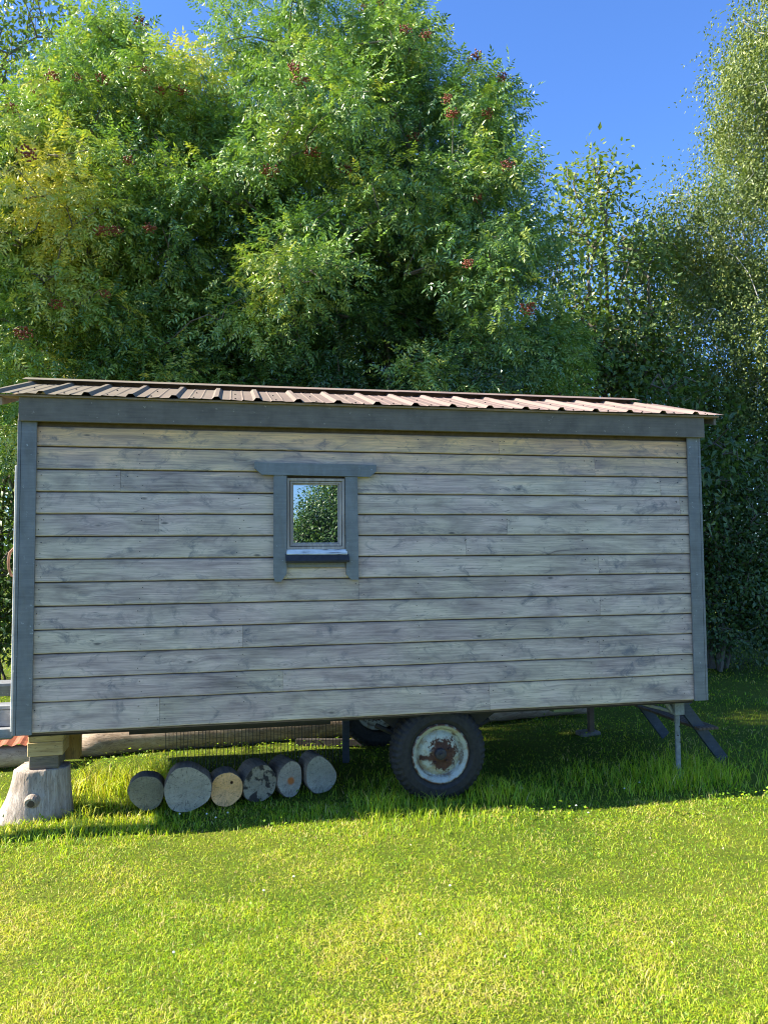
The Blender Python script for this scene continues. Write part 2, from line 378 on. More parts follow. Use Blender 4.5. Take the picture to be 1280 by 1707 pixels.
# ------------------------------------------------------------------ ground
X0, Y0, YAW, Z0 = -2.2715, 4.7438, 0.1985, 0.63
cY, sY = math.cos(YAW), math.sin(YAW)
def uw(u, w): return (X0 + u * cY - w * sY, Y0 + u * sY + w * cY)
def to_uw(x, y):
    dx, dy = x - X0, y - Y0; return dx * cY + dy * sY, -dx * sY + dy * cY
M_GROUND = m_ground()
def sheet():
    xs = np.concatenate([-np.geomspace(400, 12, 14), np.linspace(-11, 11, 89), np.geomspace(12, 400, 14)])
    ys = np.concatenate([-np.geomspace(200, 12, 10), np.linspace(-11, 16, 109), np.geomspace(17, 600, 18)])
    X, Y = np.meshgrid(xs, ys); Z = gz(X, Y)
    V = np.stack([X, Y, Z], -1).reshape(-1, 3); nx = len(xs); ny = len(ys)
    i = np.arange((ny - 1) * (nx - 1)); r, c = i // (nx - 1), i % (nx - 1); q = r * nx + c
    F = np.stack([q, q + 1, q + nx + 1, q + nx], -1)
    return mesh_np('lawn', V, F, [M_GROUND], smooth=True)
def gz(x, y):
    return .012 * np.sin(x * 1.9 + .7) * np.cos(y * 1.4) + .008 * np.sin(x * 4.1 + y * 3.3) - .012
link('lawn', sheet(), kind='structure')

# ------------------------------------------------------------------ grass
def grass_mesh(name, P, h, wd, lean, tint, m, ang=None):
    """one curved blade of 4 triangles' worth (2 quads + tip) per point"""
    n = len(P); ang = rng.uniform(0, 2 * math.pi, n) if ang is None else ang
    la = rng.uniform(0, 2 * math.pi, n)
    side = np.stack([np.cos(ang), np.sin(ang), np.zeros(n)], -1) * (wd / 2)[:, None]
    ld = np.stack([np.cos(la), np.sin(la), np.zeros(n)], -1) * (lean * h)[:, None]
    z = np.zeros((n, 3)); z[:, 2] = h
    mid = P + ld * .3 + z * .55; tip = P + ld + z * np.clip(1 - .40 * lean[:, None], .25, 1)
    V = np.stack([P - side, P + side, mid - side * .8, mid + side * .8, tip], 1).reshape(-1, 3)
    b = np.arange(n)[:, None] * 5
    F3 = np.concatenate([b + [0, 1, 3], b + [0, 3, 2], b + [2, 3, 4]])
    T = np.stack([tint, tint, tint, tint, tint + .05], 1).ravel()
    return mesh_np(name, V, F3, [m], {'tint': T}, smooth=True)
M_GRASS = m_leaf('grass_blades', [(0.0, (.045, .115, .010)), (.26, (.16, .31, .012)), (.44, (.42, .58, .016)), (.72, (.62, .58, .04)), (1.0, (.66, .50, .26))], .40, .03, .5, (1.15, 1.15, .5))
def vnoise(x, y, s, seed=0):
    """cheap smooth value noise"""
    r = np.random.default_rng(seed); T = r.random((64, 64)); x = x * s + 100; y = y * s + 100
    i = np.floor(x).astype(int); j = np.floor(y).astype(int); fx = x - i; fy = y - j
    fx = fx * fx * (3 - 2 * fx); fy = fy * fy * (3 - 2 * fy)
    g = lambda a, b: T[a % 64, b % 64]
    return (g(i, j) * (1 - fx) + g(i + 1, j) * fx) * (1 - fy) + (g(i, j + 1) * (1 - fx) + g(i + 1, j + 1) * fx) * fy
def scatter(n, x0, x1, y0, y1):
    return rng.uniform(x0, x1, n), rng.uniform(y0, y1, n)
# mown lawn
def mown(n, x0, x1, y0, y1, hs=1.0, ws=1.0, cone=None):
    x, y = scatter(n, x0, x1, y0, y1)
    if cone is not None:
        k = (np.abs(x) < cone * y + .9); x, y = x[k], y[k]
    u, w = to_uw(x, y)
    n1 = vnoise(x, y, 1.1, 1); n2 = vnoise(x, y, 4.5, 2); n3 = vnoise(x, y, 14, 3)
    k = rng.random(len(x)) < (.55 + .45 * n3); x, y, n1, n2, n3 = x[k], y[k], n1[k], n2[k], n3[k]; n = len(x)
    dry = np.clip((3.5 - y) * .18 - x * .07 + .25 * (n1 - .5), 0, .45)
    t = .36 + .05 * np.clip(4.2 - y, -1, 1) + .16 * (n1 - .5) + .22 * (n2 - .5) + .12 * (n3 - .5) + dry * .55 + rng.normal(0, .15, n)
    straw = rng.random(n) < (.07 + .25 * dry + .12 * (n2 > .6) + .10 * (n1 > .6)); t = np.where(straw, rng.uniform(.8, 1.0, n), t)
    h = rng.gamma(6, .0031, n) * hs * (.75 + .5 * n2)
    P = np.stack([x, y, gz(x, y) - .004], -1)
    return P, h, rng.uniform(.0022, .0042, n) * ws, rng.uniform(.3, 1.9, n), np.clip(t, .05, 1)
A = [mown(330000, -3.9, 3.9, 2.0, 5.4, 1.0, .9, .62), mown(230000, -2.9, 2.9, 2.1, 3.9, .85, .8, .60), mown(60000, -6.5, 6.5, 4.9, 9.0, 1.3, 1.6), mown(60000, -9, 9, 8.5, 16, 1.6, 3.0)]
cat_ = [np.concatenate([a[i] for a in A]) for i in range(5)]
link('mown_lawn_grass', grass_mesh('mown_lawn_grass', *cat_, M_GRASS), kind='stuff', label='short sunlit mown lawn grass with yellowish dry patches', category='grass')
# long grass round and under the wagon
def tall():
    n = 90000
    u = rng.uniform(-1.6, 6.8, n); w = rng.uniform(-.55, 2.6, n)
    x = X0 + u * cY - w * sY; y = Y0 + u * sY + w * cY
    n1 = vnoise(x, y, 2.0, 5); n2 = vnoise(x, y, 7, 6)
    d = np.clip(1.2 - np.abs(w - .12) * 1.6, .08, 1)
    d = np.maximum(d, np.where((u > .05) & (u < .9) & (w > .1) & (w < 1.3), .9, 0)); d = np.where((u > 5.0), d * .35, d)
    d = np.where((u < -.1), d * .45, d)
    k = rng.random(n) < d * (.35 + .9 * n1)
    u, w, x, y, n1, n2, d = [a[k] for a in (u, w, x, y, n1, n2, d)]; n = len(x)
    h = (.05 + .13 * n1 * d + .05 * n2) * rng.uniform(.5, 1.25, n)
    h = np.where(w < -.12, h * .55, h); h = np.where((w > .9) & (u < 5), h * .5, h)
    h = np.where((u > .4) & (u < 2.1) & (w < .4), h * .40, h)
    h = np.where((u > 2.2) & (u < 3.3) & (w < .02), h * 1.1 + .02, h); h = np.where((u > 4.3) & (u < 5.7) & (w > -.05) & (w < 1.1), h * 1.0 + .03, h); h = np.where((u > 3.25) & (u < 4.4), h * .72, h); h = np.where((u > 2.9) & (w < -.05), h * .7, h)
    h = np.where((u > -.35) & (u < .3) & (w < .5), h * .45, h); h = np.where((u > .15) & (u < .85) & (w > .55) & (w < 1.5), h * 1.7 + .05, h)
    P = np.stack([x, y, gz(x, y) - .004], -1)
    t = np.clip(.30 + .18 * n2 + rng.normal(0, .1, n) + np.where((u < .8) & (w > 0), .20, 0) + (rng.random(n) < .12) * .4, .05, .9)
    return P, h, rng.uniform(.003, .0055, n), rng.uniform(.2, .9, n), t
link('long_grass', grass_mesh('long_grass', *tall(), M_GRASS), kind='stuff', label='long uncut grass under and around the wooden wagon', category='grass')

# ------------------------------------------------------------------ the wagon
WG = thing('wooden_wagon', 'grey board-clad wooden wagon on wheels with a small window and brown metal roof', 'wagon', (X0, Y0, 0), YAW)
L, T, D = 4.7072, 1.9432, 1.70
BV = [1.92, 1.790, 1.645, 1.502, 1.362, 1.2195, 1.076, .931, .782, .635, .487, .336, .190, .036]   # board lines, above the floor
BV = [Z0 + v - .003 for v in BV]; BV[-1] = Z0 + .0
JO = {1: [3.88], 0: [3.148], 2: [.591, 4.399], 3: [4.557], 4: [.828, 3.2], 5: [2.894], 6: [3.891], 7: [2.134], 8: [3.897], 9: [1.365], 10: [3.884], 11: [1.627], 12: [.844, 3.05]}
def boards(w0, sgn, u0, u1, rows, joints, win=None, axis='u'):
    mb = MB(); bvs = []
    r = np.random.default_rng(5)
    for i in range(rows):
        zt, zb = BV[i], BV[i + 1]
        cuts = [u0] + [j for j in joints.get(i, []) if u0 < j < u1] + [u1]
        spans = list(zip(cuts[:-1], cuts[1:]))
        if win:
            a, b_, c, d_ = win; ns = []
            for s0, s1 in spans:
                if zb < d_ and zb > c - .08 and s0 < b_ and s1 > a:
                    if s0 < a: ns.append((s0, a))
                    if s1 > b_: ns.append((b_, s1))
                else: ns.append((s0, s1))
            spans = ns
        for s0, s1 in spans:
            sd = r.random(); k = max(2, int((s1 - s0) / .16)); us = np.linspace(s0 + .0008, s1 - .0008, k)
            wv = np.cumsum(r.normal(0, .0005, k)); wv -= np.linspace(wv[0], wv[-1], k); zj = r.normal(0, .0007, k)
            prof = [(.000, zb + .002, 0.0), (.0215, zb + .0030, .0), (.0245, zb + .008, .05), (.0195, (zb + zt) / 2, .5), (.0145, zt - .009, .93), (.010, zt - .0042, .97), (.0, zt - .003, 1.0)]
            V = []; a = []; bb = []
            for j, u in enumerate(us):
                for (o, z, f) in prof:
                    V.append((u, w0 - sgn * (o + wv[j] * (o > .005)), z + zj[j] * (.3 < f < 1 or f < .1))); a.append(sd); bb.append(f)
            n = len(prof)
            F = [(j * n + q, (j + 1) * n + q, (j + 1) * n + q + 1, j * n + q + 1) if sgn > 0 else (j * n + q + 1, (j + 1) * n + q + 1, (j + 1) * n + q, j * n + q) for j in range(k - 1) for q in range(n - 1)]
            F += [tuple(range(n)), tuple(range((k - 1) * n + n - 1, (k - 1) * n - 1, -1))]
            mb.add(V, F, np.array(a)); bvs += bb
    return mb, np.array(bvs)
WIN = (1.651, 2.041, Z0 + 1.04, Z0 + 1.602)     # opening
mb, bvs = boards(0.0, 1, .05, L - .05, 13, JO, WIN)
me = mesh_np('wall', np.concatenate(mb.V), mb.F, [M_CLAD], {'tint': np.concatenate(mb.A), 'bv': bvs})
front = link('wall', me, WG, label='weathered grey horizontal board wall facing the camera')
# nails
nb = MB(); r_ = np.random.default_rng(8)
for i in range(13):
    for u in [.11, .72, 1.34, 2.55, 3.16, 3.8, 4.55] + [j + s for j in JO.get(i, []) for s in (-.02, .02)]:
        for f in (.27, .74):
            z = BV[i + 1] + (BV[i] - BV[i + 1]) * f + r_.normal(0, .004); uu = u + r_.normal(0, .012)
            if 1.5 < uu < 2.2 and z > Z0 + .9 and z < Z0 + 1.72: continue
            nb.tube([(uu, -.0175 - .0015 * (1 - f), z), (uu, -.0235, z)], .0029, 7)
nb.build('nail', M_DARK, front, kind='stuff', label='nail heads in the boards')
# wall core (sheathing behind the boards) with the window hole
def ring_wall(mb, y0, y1, x0, x1, z0, z1, hole):
    a, b, c, d = hole
    mb.box(x0, a, y0, y1, z0, z1); mb.box(b, x1, y0, y1, z0, z1); mb.box(a, b, y0, y1, z0, c); mb.box(a, b, y0, y1, d, z1)
core = MB(); ring_wall(core, .001, .05, .0, L, Z0, Z0 + 2.02, WIN); core.build('wall_core', M_GROOVE, WG)
# other walls: boarded ends and back, gables
bk = MB(); bk.box(.0, L, D - .04, D - .001, Z0, Z0 + 2.02); bk.build('wall_core', M_GROOVE, WG)
mb, bvs = boards(D, -1, .05, L - .05, 13, {2: [1.1], 5: [3.2], 8: [2.0], 11: [3.6]})
link('wall', mesh_np('wall', np.concatenate(mb.V), mb.F, [M_CLAD], {'tint': np.concatenate(mb.A), 'bv': bvs}), WG)
RZ = Z0 + 2.375     # ridge
def endwall(u_in, u_out, door):
    e = MB(); lo, hi = min(u_in, u_out), max(u_in, u_out)
    # a gable polygon, thin, in the w-z plane
    poly = [(.05, Z0), (D - .05, Z0), (D - .05, Z0 + 2.05), (D / 2, RZ - .03), (.05, Z0 + 2.05)]
    V = [(lo, w, z) for w, z in poly] + [(hi, w, z) for w, z in poly]; n = 5
    F = [tuple(range(n))[::-1], tuple(range(n, 2 * n))] + [(i, (i + 1) % n, (i + 1) % n + n, i + n) for i in range(n)]
    e.add(V, F, .3)
    return e.build('end_wall', M_CLAD2, WG)
b = NB('end_boards'); P = b.sep(b.co())
gr = b.noise(b.mapping(b.co(), (2, 2, 40)), 3, 6); st = b.mr(b.math('FRACT', b.math('MULTIPLY', P[2], 6.85)), .04, .09)
b.pbsdf(b.mix(st, (.05, .04, .035), b.ramp(gr, [(.3, (.18, .19, .2)), (.7, (.38, .40, .40))])), .8); M_CLAD2 = b.m
endwall(.0, .045, True); endwall(L - .045, L, False)
# floor
fl = MB(); fl.box(.05, L - .05, .05, D - .05, Z0 - .035, Z0 + .02); fl.build('floor', M_UNDER, WG)
# corner boards (two faces each)
for (u0, u1, w0, w1, zb, zt) in ((.0, .090, -.042, -.0255, -.006, 1.955), (L - .088, L, -.042, -.0255, -.004, 1.955), (.0, .09, D + .0255, D + .042, -.004, 1.955), (L - .088, L, D + .0255, D + .042, -.004, 1.955)):
    c = MB(); c.box(u0, u1, w0, w1, Z0 + zb, Z0 + zt, bev=.002)
    left = u0 < 1; a0, a1 = ((-.022, -.002) if left else (L + .002, L + .020))
    if w0 < 0: c.box(a0, a1, -.042, .06, Z0 + zb, Z0 + zt, bev=.002)
    else: c.box(a0, a1, D - .06, D + .042, Z0 + zb, Z0 + zt, bev=.002)
    c.build('corner_board', M_TRIM, WG)
# door in the left end with its frame and grab handle
dr = MB(); dr.box(-.035, -.002, .45, 1.25, Z0 + .05, Z0 + 1.78, bev=.003); door = dr.build('door', M_TRIM, WG)
wp = MB(); wp.box(-.034, -.0235, -.038, .06, Z0 + .02, Z0 + 1.66, bev=.002); wp.build('sunlit_edge_strip', m_simple('painted_sunlit_edge', (.75, .68, .6), .6), WG)  # pale strip paints the sunlit outer edge of the corner board
hb = MB(); P_ = [(-.022, .06, 1.150), (-.055, .06, 1.146), (-.082, .06, 1.115), (-.088, .06, 1.06), (-.085, .06, 1.02), (-.07, .06, .975), (-.035, .06, .955), (-.022, .06, .952)]
hb.tube([(a, w, Z0 + v) for a, w, v in P_], .0085, 10); hd = hb.build('grab_handle', M_RUST, WG, smooth=True)
bo = MB(); bo.tube([(-.035, .06, Z0 + 1.095), (-.052, .06, Z0 + 1.095)], .008, 8); bo.build('bolt_or_hole_disc', M_GALV, hd)

# fascia, soffit
fa = MB(); fa.box(-.012, L + .040, -.068, -.045, Z0 + 1.937, Z0 + 2.108, bev=.002)
fa.build('fascia', M_FASC, WG)
fk = MB(); fk.box(-.012, L + .04, D + .045, D + .068, Z0 + 1.937, Z0 + 2.108, bev=.002); fk.build('fascia', M_FASC, WG)
bl = MB(); bl.box(.0, L, -.0445, .0, Z0 + 1.957, Z0 + 2.085); bl.build('eave_batten', M_GROOVE, WG)
# verge boards under the roof ends
for u0 in (-.13, L + .125):
    for s in (0, 1):
        v = MB(); A0 = (-.06, Z0 + 2.085); B0 = (D / 2, RZ - .045)
        if s: A0, B0 = (D + .06, A0[1]), (D / 2, B0[1])
        V = [(u0 + du, w, z + dz) for du in (0, .02) for (w, z) in (A0, B0) for dz in (-.05, 0)]
        v.add(V, [(0, 1, 3, 2), (4, 6, 7, 5), (0, 4, 5, 1), (2, 3, 7, 6), (0, 2, 6, 4), (1, 5, 7, 3)]); v.build('verge_board', m_simple('verge_wood', (.30, .2, .12), .8) if s == 0 and u0 < 0 else M_FASC, WG)
# roof: trapezoidal sheets
EW, EZ = -.105, Z0 + 2.103
def roof_side(s):
    u0, u1 = -.160, 4.888; rib = .2665; first = .125
    pr = []
    k = -2
    while True:
        c = first + k * rib
        pts = [(-.030, 0), (-.013, .018), (.013, .018), (.030, 0), (.085, 0), (.094, .004), (.103, 0), (.163, 0), (.172, .004), (.181, 0)]
        for du, h in pts:
            if u0 < c + du < u1: pr.append((c + du, h))
        k += 1
        if c > u1 + .3: break
    pr = [(u0, .006)] + pr + [(u1, .004)]
    e = np.array([EW, EZ]); g = np.array([D / 2 + .0, RZ]); 
    nrm = np.array([-(g - e)[1], (g - e)[0]]); nrm /= np.linalg.norm(nrm)
    V = []; F = []; m = 5; r = np.random.default_rng(3 + s); jit = r.normal(0, .0016, len(pr))
    for t in (0, 1):
        for j in range(m):
            f = j / (m - 1); base = e + (g - e) * f
            for i, (u, h) in enumerate(pr):
                p = base + nrm * (h + (0 if t == 0 else -.0012) + (jit[i] if j == 0 else 0))
                w = p[0] if s == 0 else D - p[0]
                V.append((u, w, p[1]))
    n = len(pr); o = m * n
    for j in range(m - 1):
        for i in range(n - 1):
            q = j * n + i; F.append((q, q + 1, q + n + 1, q + n)); F.append((o + q, o + q + n, o + q + n + 1, o + q + 1))
    for i in range(n - 1): F.append((i, o + i, o + i + 1, i + 1))
    mb = MB(); mb.add(V, F)
    return mb, pr, e, g, nrm
roof_parts = []
for s in (0, 1):
    mb, pr, e, g, nrm = roof_side(s)
    rf = mb.build('roof_sheet', M_ROOF, WG); roof_parts.append(rf)
    if s == 0:
        sb = MB(); r = np.random.default_rng(4)
        for row in (.06, .48, .86):
            u = -.02
            while u < 4.85:
                f = row + r.normal(0, .012); p = e + (g - e) * f; q = p + nrm * .007
                sb.tube([(u, p[0], p[1]), (u, q[0], q[1])], .0055, 6); u += .1333 * (1 if row == .06 else 2)
        sb.build('screw', M_DARK, rf, kind='stuff', label='screw heads on the roof sheet')
# eave underside board
eb = MB(); eb.box(-.14, L + .15, -.088, .0, Z0 + 2.088, Z0 + 2.0985); eb.build('eave_board', m_simple('eave_wood', (.26, .17, .10), .8), WG)
# ridge cap: two pieces, short of the right end
rc = MB()
for (a, c_, dz) in ((-.200, 2.6, 0), (2.58, 4.70, .003)):
    pts = [(-.115, -.022), (-.105, -.030 + .012), (-.02, .012), (0, .016), (.02, .012), (.105, -.018), (.115, -.022)]
    V = [(u, D / 2 + w, RZ + .026 + z + dz) for u in (a, c_) for w, z in pts] + [(u, D / 2 + w, RZ + .0245 + z + dz) for u in (a, c_) for w, z in pts]
    n = 7; F = [(i, i + n, i + n + 1, i + 1) for i in range(n - 1)] + [(2 * n + i, 2 * n + i + 1, 3 * n + i + 1, 3 * n + i) for i in range(n - 1)]
    F += [(i, i + 1, 2 * n + i + 1, 2 * n + i) for i in range(n - 1)] + [(n + i + 1, n + i, 3 * n + i, 3 * n + i + 1) for i in range(n - 1)]
    F += [(0, 2 * n, 3 * n, n), (n - 1, 2 * n - 1, 4 * n - 1, 3 * n - 1)]
    rc.add(V, F)
rc.build('ridge_cap', M_ROOF, WG)

# ------------------------------------------------------------------ the window
wx0, wx1, wz0, wz1 = WIN
win = MB()
# outer frame (weathered wood) sits in the opening
def frame(mb, a, b, c, d, t, y0, y1, bev=.0015):
    mb.box(a, a + t, y0, y1, c, d, bev=bev); mb.box(b - t, b, y0, y1, c, d, bev=bev)
    mb.box(a + t, b - t, y0, y1, c, c + t, bev=bev); mb.box(a + t, b - t, y0, y1, d - t, d, bev=bev)
frame(win, wx0 + .001, wx1 - .001, Z0 + 1.125, wz1 - .001, .018, -.036, .045)
win.box(wx0 + .001, wx1 - .001, -.03, .045, wz0, Z0 + 1.1235)
W = win.build('window', M_SASH, WG, label='small window with weathered frame and slate blue casing')
sa = MB(); frame(sa, wx0 + .023, wx1 - .023, Z0 + 1.147, wz1 - .022, .013, -.028, .02); frame(sa, wx0 + .0365, wx1 - .0365, Z0 + 1.1605, wz1 - .0355, .009, -.020, .02)
sa.build('sash', M_SASH, W)
pn = MB(); pn.box(wx0 + .044, wx1 - .044, -.004, .002, Z0 + 1.168, wz1 - .043); pn.build('pane', M_GLASS, W)
ws = MB(); ws.add([(wx0 - .002, -.038, Z0 + 1.124), (wx1 + .012, -.038, Z0 + 1.124), (wx1 + .012, -.062, Z0 + 1.094), (wx0 - .002, -.062, Z0 + 1.094),
                   (wx0 - .002, -.03, Z0 + 1.10), (wx1 + .012, -.03, Z0 + 1.10), (wx1 + .012, -.055, Z0 + 1.085), (wx0 - .002, -.055, Z0 + 1.085)],
                  [(0, 3, 2, 1), (4, 5, 6, 7), (0, 1, 5, 4), (3, 7, 6, 2), (0, 4, 7, 3), (1, 2, 6, 5)]); ws.build('sill_board', M_WHITE, W, label='flaking white sill strip')
sl = MB(); sl.add([(wx0 - .010, -.056, Z0 + 1.094), (wx1 + .022, -.056, Z0 + 1.090), (wx1 + .022, -.086, Z0 + 1.050), (wx0 - .010, -.086, Z0 + 1.047),
                   (wx0 - .010, -.05, Z0 + 1.086), (wx1 + .022, -.05, Z0 + 1.082), (wx1 + .022, -.080, Z0 + 1.036), (wx0 - .010, -.080, Z0 + 1.034)],
                  [(0, 3, 2, 1), (4, 5, 6, 7), (0, 1, 5, 4), (3, 7, 6, 2), (0, 4, 7, 3), (1, 2, 6, 5)]); sl.build('sill', M_SILL, W)
ap = MB(); ap.box(wx0 + .004, wx1 - .002, -.040, -.0255, Z0 + 1.004, Z0 + 1.034, bev=.001); ap.build('apron', M_TRIM, W)
cs = MB(); cs.prism([(1.436, Z0 + 1.702), (2.256, Z0 + 1.696), (2.256, Z0 + 1.652), (2.212, Z0 + 1.614), (1.486, Z0 + 1.620), (1.436, Z0 + 1.664)], -.056, -.0255); cs.build('casing', M_CASE, W)
cs = MB(); cs.prism([(1.564, Z0 + 1.6175), (1.6495, Z0 + 1.6165), (1.6495, Z0 + .965), (1.612, Z0 + .912), (1.572, Z0 + .912), (1.562, Z0 + .955)], -.050, -.0255); cs.build('casing', M_CASE, W)
cs = MB(); cs.prism([(2.0425, Z0 + 1.6135), (2.126, Z0 + 1.6125), (2.130, Z0 + .918), (2.082, Z0 + .918), (2.046, Z0 + .955)], -.050, -.0255); cs.build('casing', M_CASE, W)
# drip board under window top left of casing: thin weathered line is part of the boards; dark sheet added for the unlit room behind
rb = MB(); rb.box(wx0, wx1, .06, .09, wz0, wz1); rb.build('dark_room_backing', M_DARK, W)

# ------------------------------------------------------------------ chassis, axle, wheels
ch = MB()
for w0 in (.30, 1.32):
    ch.box(.62, 1.98, w0, w0 + .06, Z0 - .11, Z0 - .036, bev=.003)
    ch.box(1.98, 4.55, w0, w0 + .06, Z0 - .075, Z0 - .036, bev=.003)
for u0 in (.25, 1.3, 3.5, 4.4): ch.box(u0, u0 + .07, .361, 1.319, Z0 - .10, Z0 - .037, bev=.003)
ch.prism([(.14, Z0 - .0365), (.52, Z0 - .0365), (.40, Z0 - .085), (.14, Z0 - .085)], .32, .40)
for w0 in (.19, 1.43):   # spring hanger plates
    ch.prism([(2.28, Z0 - .0365), (3.22, Z0 - .0365), (3.02, Z0 - .17), (2.45, Z0 - .17)], w0 + .03, w0 + .045)
ch.build('chassis', M_DARK, WG)
un = MB(); un.box(.0, L - .09, -.012, .012, Z0 - .010, Z0 - .0005); un.build('skirt_batten', M_GROOVE, WG)
cb = MB(); cb.box(3.64, 3.80, .25, .4, Z0 - .10, Z0 - .0365, bev=.004); cb.build('junction_box', m_simple('pale_green_box', (.16, .21, .16), .6), WG)
M_DRAW = m_paint('grey_drawbar', (.15, .155, .165), (.23, .235, .24))
for nm_, bx_ in (('drawbar', (-.9, -.05, .05, .11, Z0 + .038, Z0 + .139)), ('platform_board', (-1.0, -.024, .045, .17, Z0 + .142, Z0 + .165)), ('platform_board', (-1.0, -.024, .95, 1.1, Z0 + .142, Z0 + .165)),
                 ('drawbar', (-.95, -.024, -.02, .045, Z0 - .02, Z0 + .035)), ('drawbar', (-.9, -.05, .052, .11, Z0 - .045, Z0 + .035)), ('drawbar', (-.9, -.05, 1.2, 1.3, Z0 + .03, Z0 + .139))):
    db = MB(); db.box(*bx_, bev=.002, a=.4); db.build(nm_, M_DRAW, WG)
ax = MB(); WU, WZ = 2.712, .334; ax.tube([(WU, .15, WZ), (WU, 1.72, WZ)], .035, 12)
ax.tube([(WU - .42, .235, Z0 - .12), (WU - .2, .235, WZ - .02 + .09), (WU, .235, WZ + .05), (WU + .2, .235, WZ + .07), (WU + .42, .235, Z0 - .12)], .018, 8)
ax.build('axle', M_DARK, WG)
def wheel(w_out, sgn, first=None):
    c = (0, 0, 0); R = .332
    root = link('wheel', None, WG); root.location = (WU - (0 if sgn > 0 else .13), w_out, WZ); root.rotation_euler = (0, 0, 0 if sgn > 0 else math.pi)
    ty = MB(); seg = 96; prof = [(.196, .045), (.205, .012), (.237, -.005), (.280, -.003), (.312, .012), (.330, .032), (.339, .055), (.342, .10), (.339, .145), (.330, .168), (.312, .188), (.280, .203), (.237, .204), (.205, .188), (.196, .150)]
    V = []; n = len(prof)
    for k in range(seg):
        an = 2 * math.pi * k / seg
        for i, (r, t) in enumerate(prof):
            lug = 0
            if 4 <= i <= 10:
                lug = -.008 if (k + (i > 7)) % 2 else .001
            flat = 0
            V.append(((r + lug) * math.cos(an), t, (r + lug) * math.sin(an)))
    F = [(k * n + i, ((k + 1) % seg) * n + i, ((k + 1) % seg) * n + i + 1, k * n + i + 1) for k in range(seg) for i in range(n - 1)]
    ty.add(V, F); ty.build('tyre', M_TYRE, root)
    rm = MB()
    rm.lathe([(.200, .020), (.206, .008), (.200, -.001), (.190, .001), (.184, .014), (.172, .020), (.166, .034), (.163, .052), (.150, .058), (.143, .046), (.120, .036), (.085, .026), (.06, .028), (.052, .020), (.0, .018)], c, seg=72)
    rm.lathe([(.0, .12), (.19, .12), (.196, .13)], c, seg=48)
    for k in range(5):
        a = 2 * math.pi * k / 5 + .4; rm.tube([(.072 * math.cos(a), .026, .072 * math.sin(a)), (.072 * math.cos(a), .012, .072 * math.sin(a))], .009, 6)
    rm.build('rim', M_RIM, root, smooth=True)
    hb = MB(); hb.lathe([(.040, .022), (.040, .0), (.036, -.008), (.026, -.012), (.0, -.013)], c, seg=32); hb.tube([(0, -.012, 0), (0, -.022, 0)], .012, 6)
    hb.build('hub_cap', M_HUB, root, smooth=False)
M_RIM = m_rim(); M_HUB = m_simple('hub_steel', (.045, .04, .042), .6, .3, .4)
wheel(.04, 1); wheel(1.82, -1)
# front support leg (pierced post) and rear leg
lg = MB(); lx, lw = 4.60, .17
lg.tube([(lx, lw, -.01), (lx, lw, Z0 - .11)], .019, 14); lg.box(lx - .04, lx + .04, lw - .04, lw + .04, Z0 - .14, Z0 - .0365, bev=.003)
lgo = lg.build('support_leg', M_POSTM, WG, smooth=False)
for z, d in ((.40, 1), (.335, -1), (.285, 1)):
    hl = MB(); hl.tube([(lx + d * .008, lw - .0212, z), (lx + d * .008, lw - .015, z)], .0055, 8); hl.build('bolt_or_hole_disc', M_DARK, lgo)  # dark discs stand in for the shaded holes in the post
br = MB(); br.tube([(lx - .28, lw + .02, Z0 - .05), (lx - .04, lw + .02, Z0 - .12)], .014, 8); br.tube([(lx - .10, lw, Z0 - .04), (lx - .035, lw, Z0 - .12)], .018, 6); br.build('leg_brace', M_POSTM, WG)
lg = MB(); lg.box(4.58, 4.63, 1.58, 1.63, .04, Z0 - .036, bev=.003); lg.build('support_leg', M_GROOVE, WG)

# ------------------------------------------------------------------ stump and blocks under the left corner
def lump(name, prof, seg, m, loc, label, cat, rz=0, seed=0, flare=None, mats=None, rough=.012, parent=None):
    pass
st = thing('tree_stump', 'pale barkless tree stump with flared roots under the wagon corner', 'stump', (*uw(.03, .46), 0))
r = np.random.default_rng(2); seg = 40; V = []; zs = [-.06, 0, .04, .09, .15, .21, .27, .325, .335]
ph = r.uniform(0, 6.28, 6)
for z in zs:
    f = np.clip(z / .33, 0, 1)
    for k in range(seg):
        a = 2 * math.pi * k / seg
        base = .163 + .015 * math.cos(a)
        fl_ = (1 - f) ** 1.6
        root = .13 * fl_ * max(0, math.cos(a - 3.5)) ** 2 + .05 * fl_ * max(0, math.cos(a - 4.9)) ** 2 + .025 * fl_ * max(0, math.cos(a - .3)) ** 3 + .05 * fl_ * max(0, math.cos(a - 1.8)) ** 2
        rr = base + root + .016 * math.sin(3 * a + ph[0]) + .009 * abs(math.sin(4.5 * a + ph[1] + z * 2)) + .005 * math.sin(17 * a + ph[2] + z * 4)
        if z > .33: rr -= .006
        V.append((rr * math.cos(a), rr * math.sin(a) * .95, z - .02 + .004 * math.sin(5 * a)))
F = [(i * seg + k, i * seg + (k + 1) % seg, (i + 1) * seg + (k + 1) % seg, (i + 1) * seg + k) for i in range(len(zs) - 1) for k in range(seg)]
F.append(tuple((len(zs) - 1) * seg + k for k in range(seg)))
link('trunk', mesh_np('trunk', V, F, [M_STUMP], {'tint': np.full(len(V), .4)}, smooth=True), st)
kn = MB(); kn.tube([(.02, -.14, .13), (.025, -.180, .125), (.027, -.195, .120)], [.055, .045, .036], 16, .6)
kno = kn.build('branch_stub', M_STUMP, st, smooth=False)
kn = MB(); kn.tube([(.027, -.193, .120), (.027, -.1975, .119)], [.026, .025], 14, .6); kn.build('knot_core', m_simple('dark_knot', (.07, .05, .035), .9), kno)
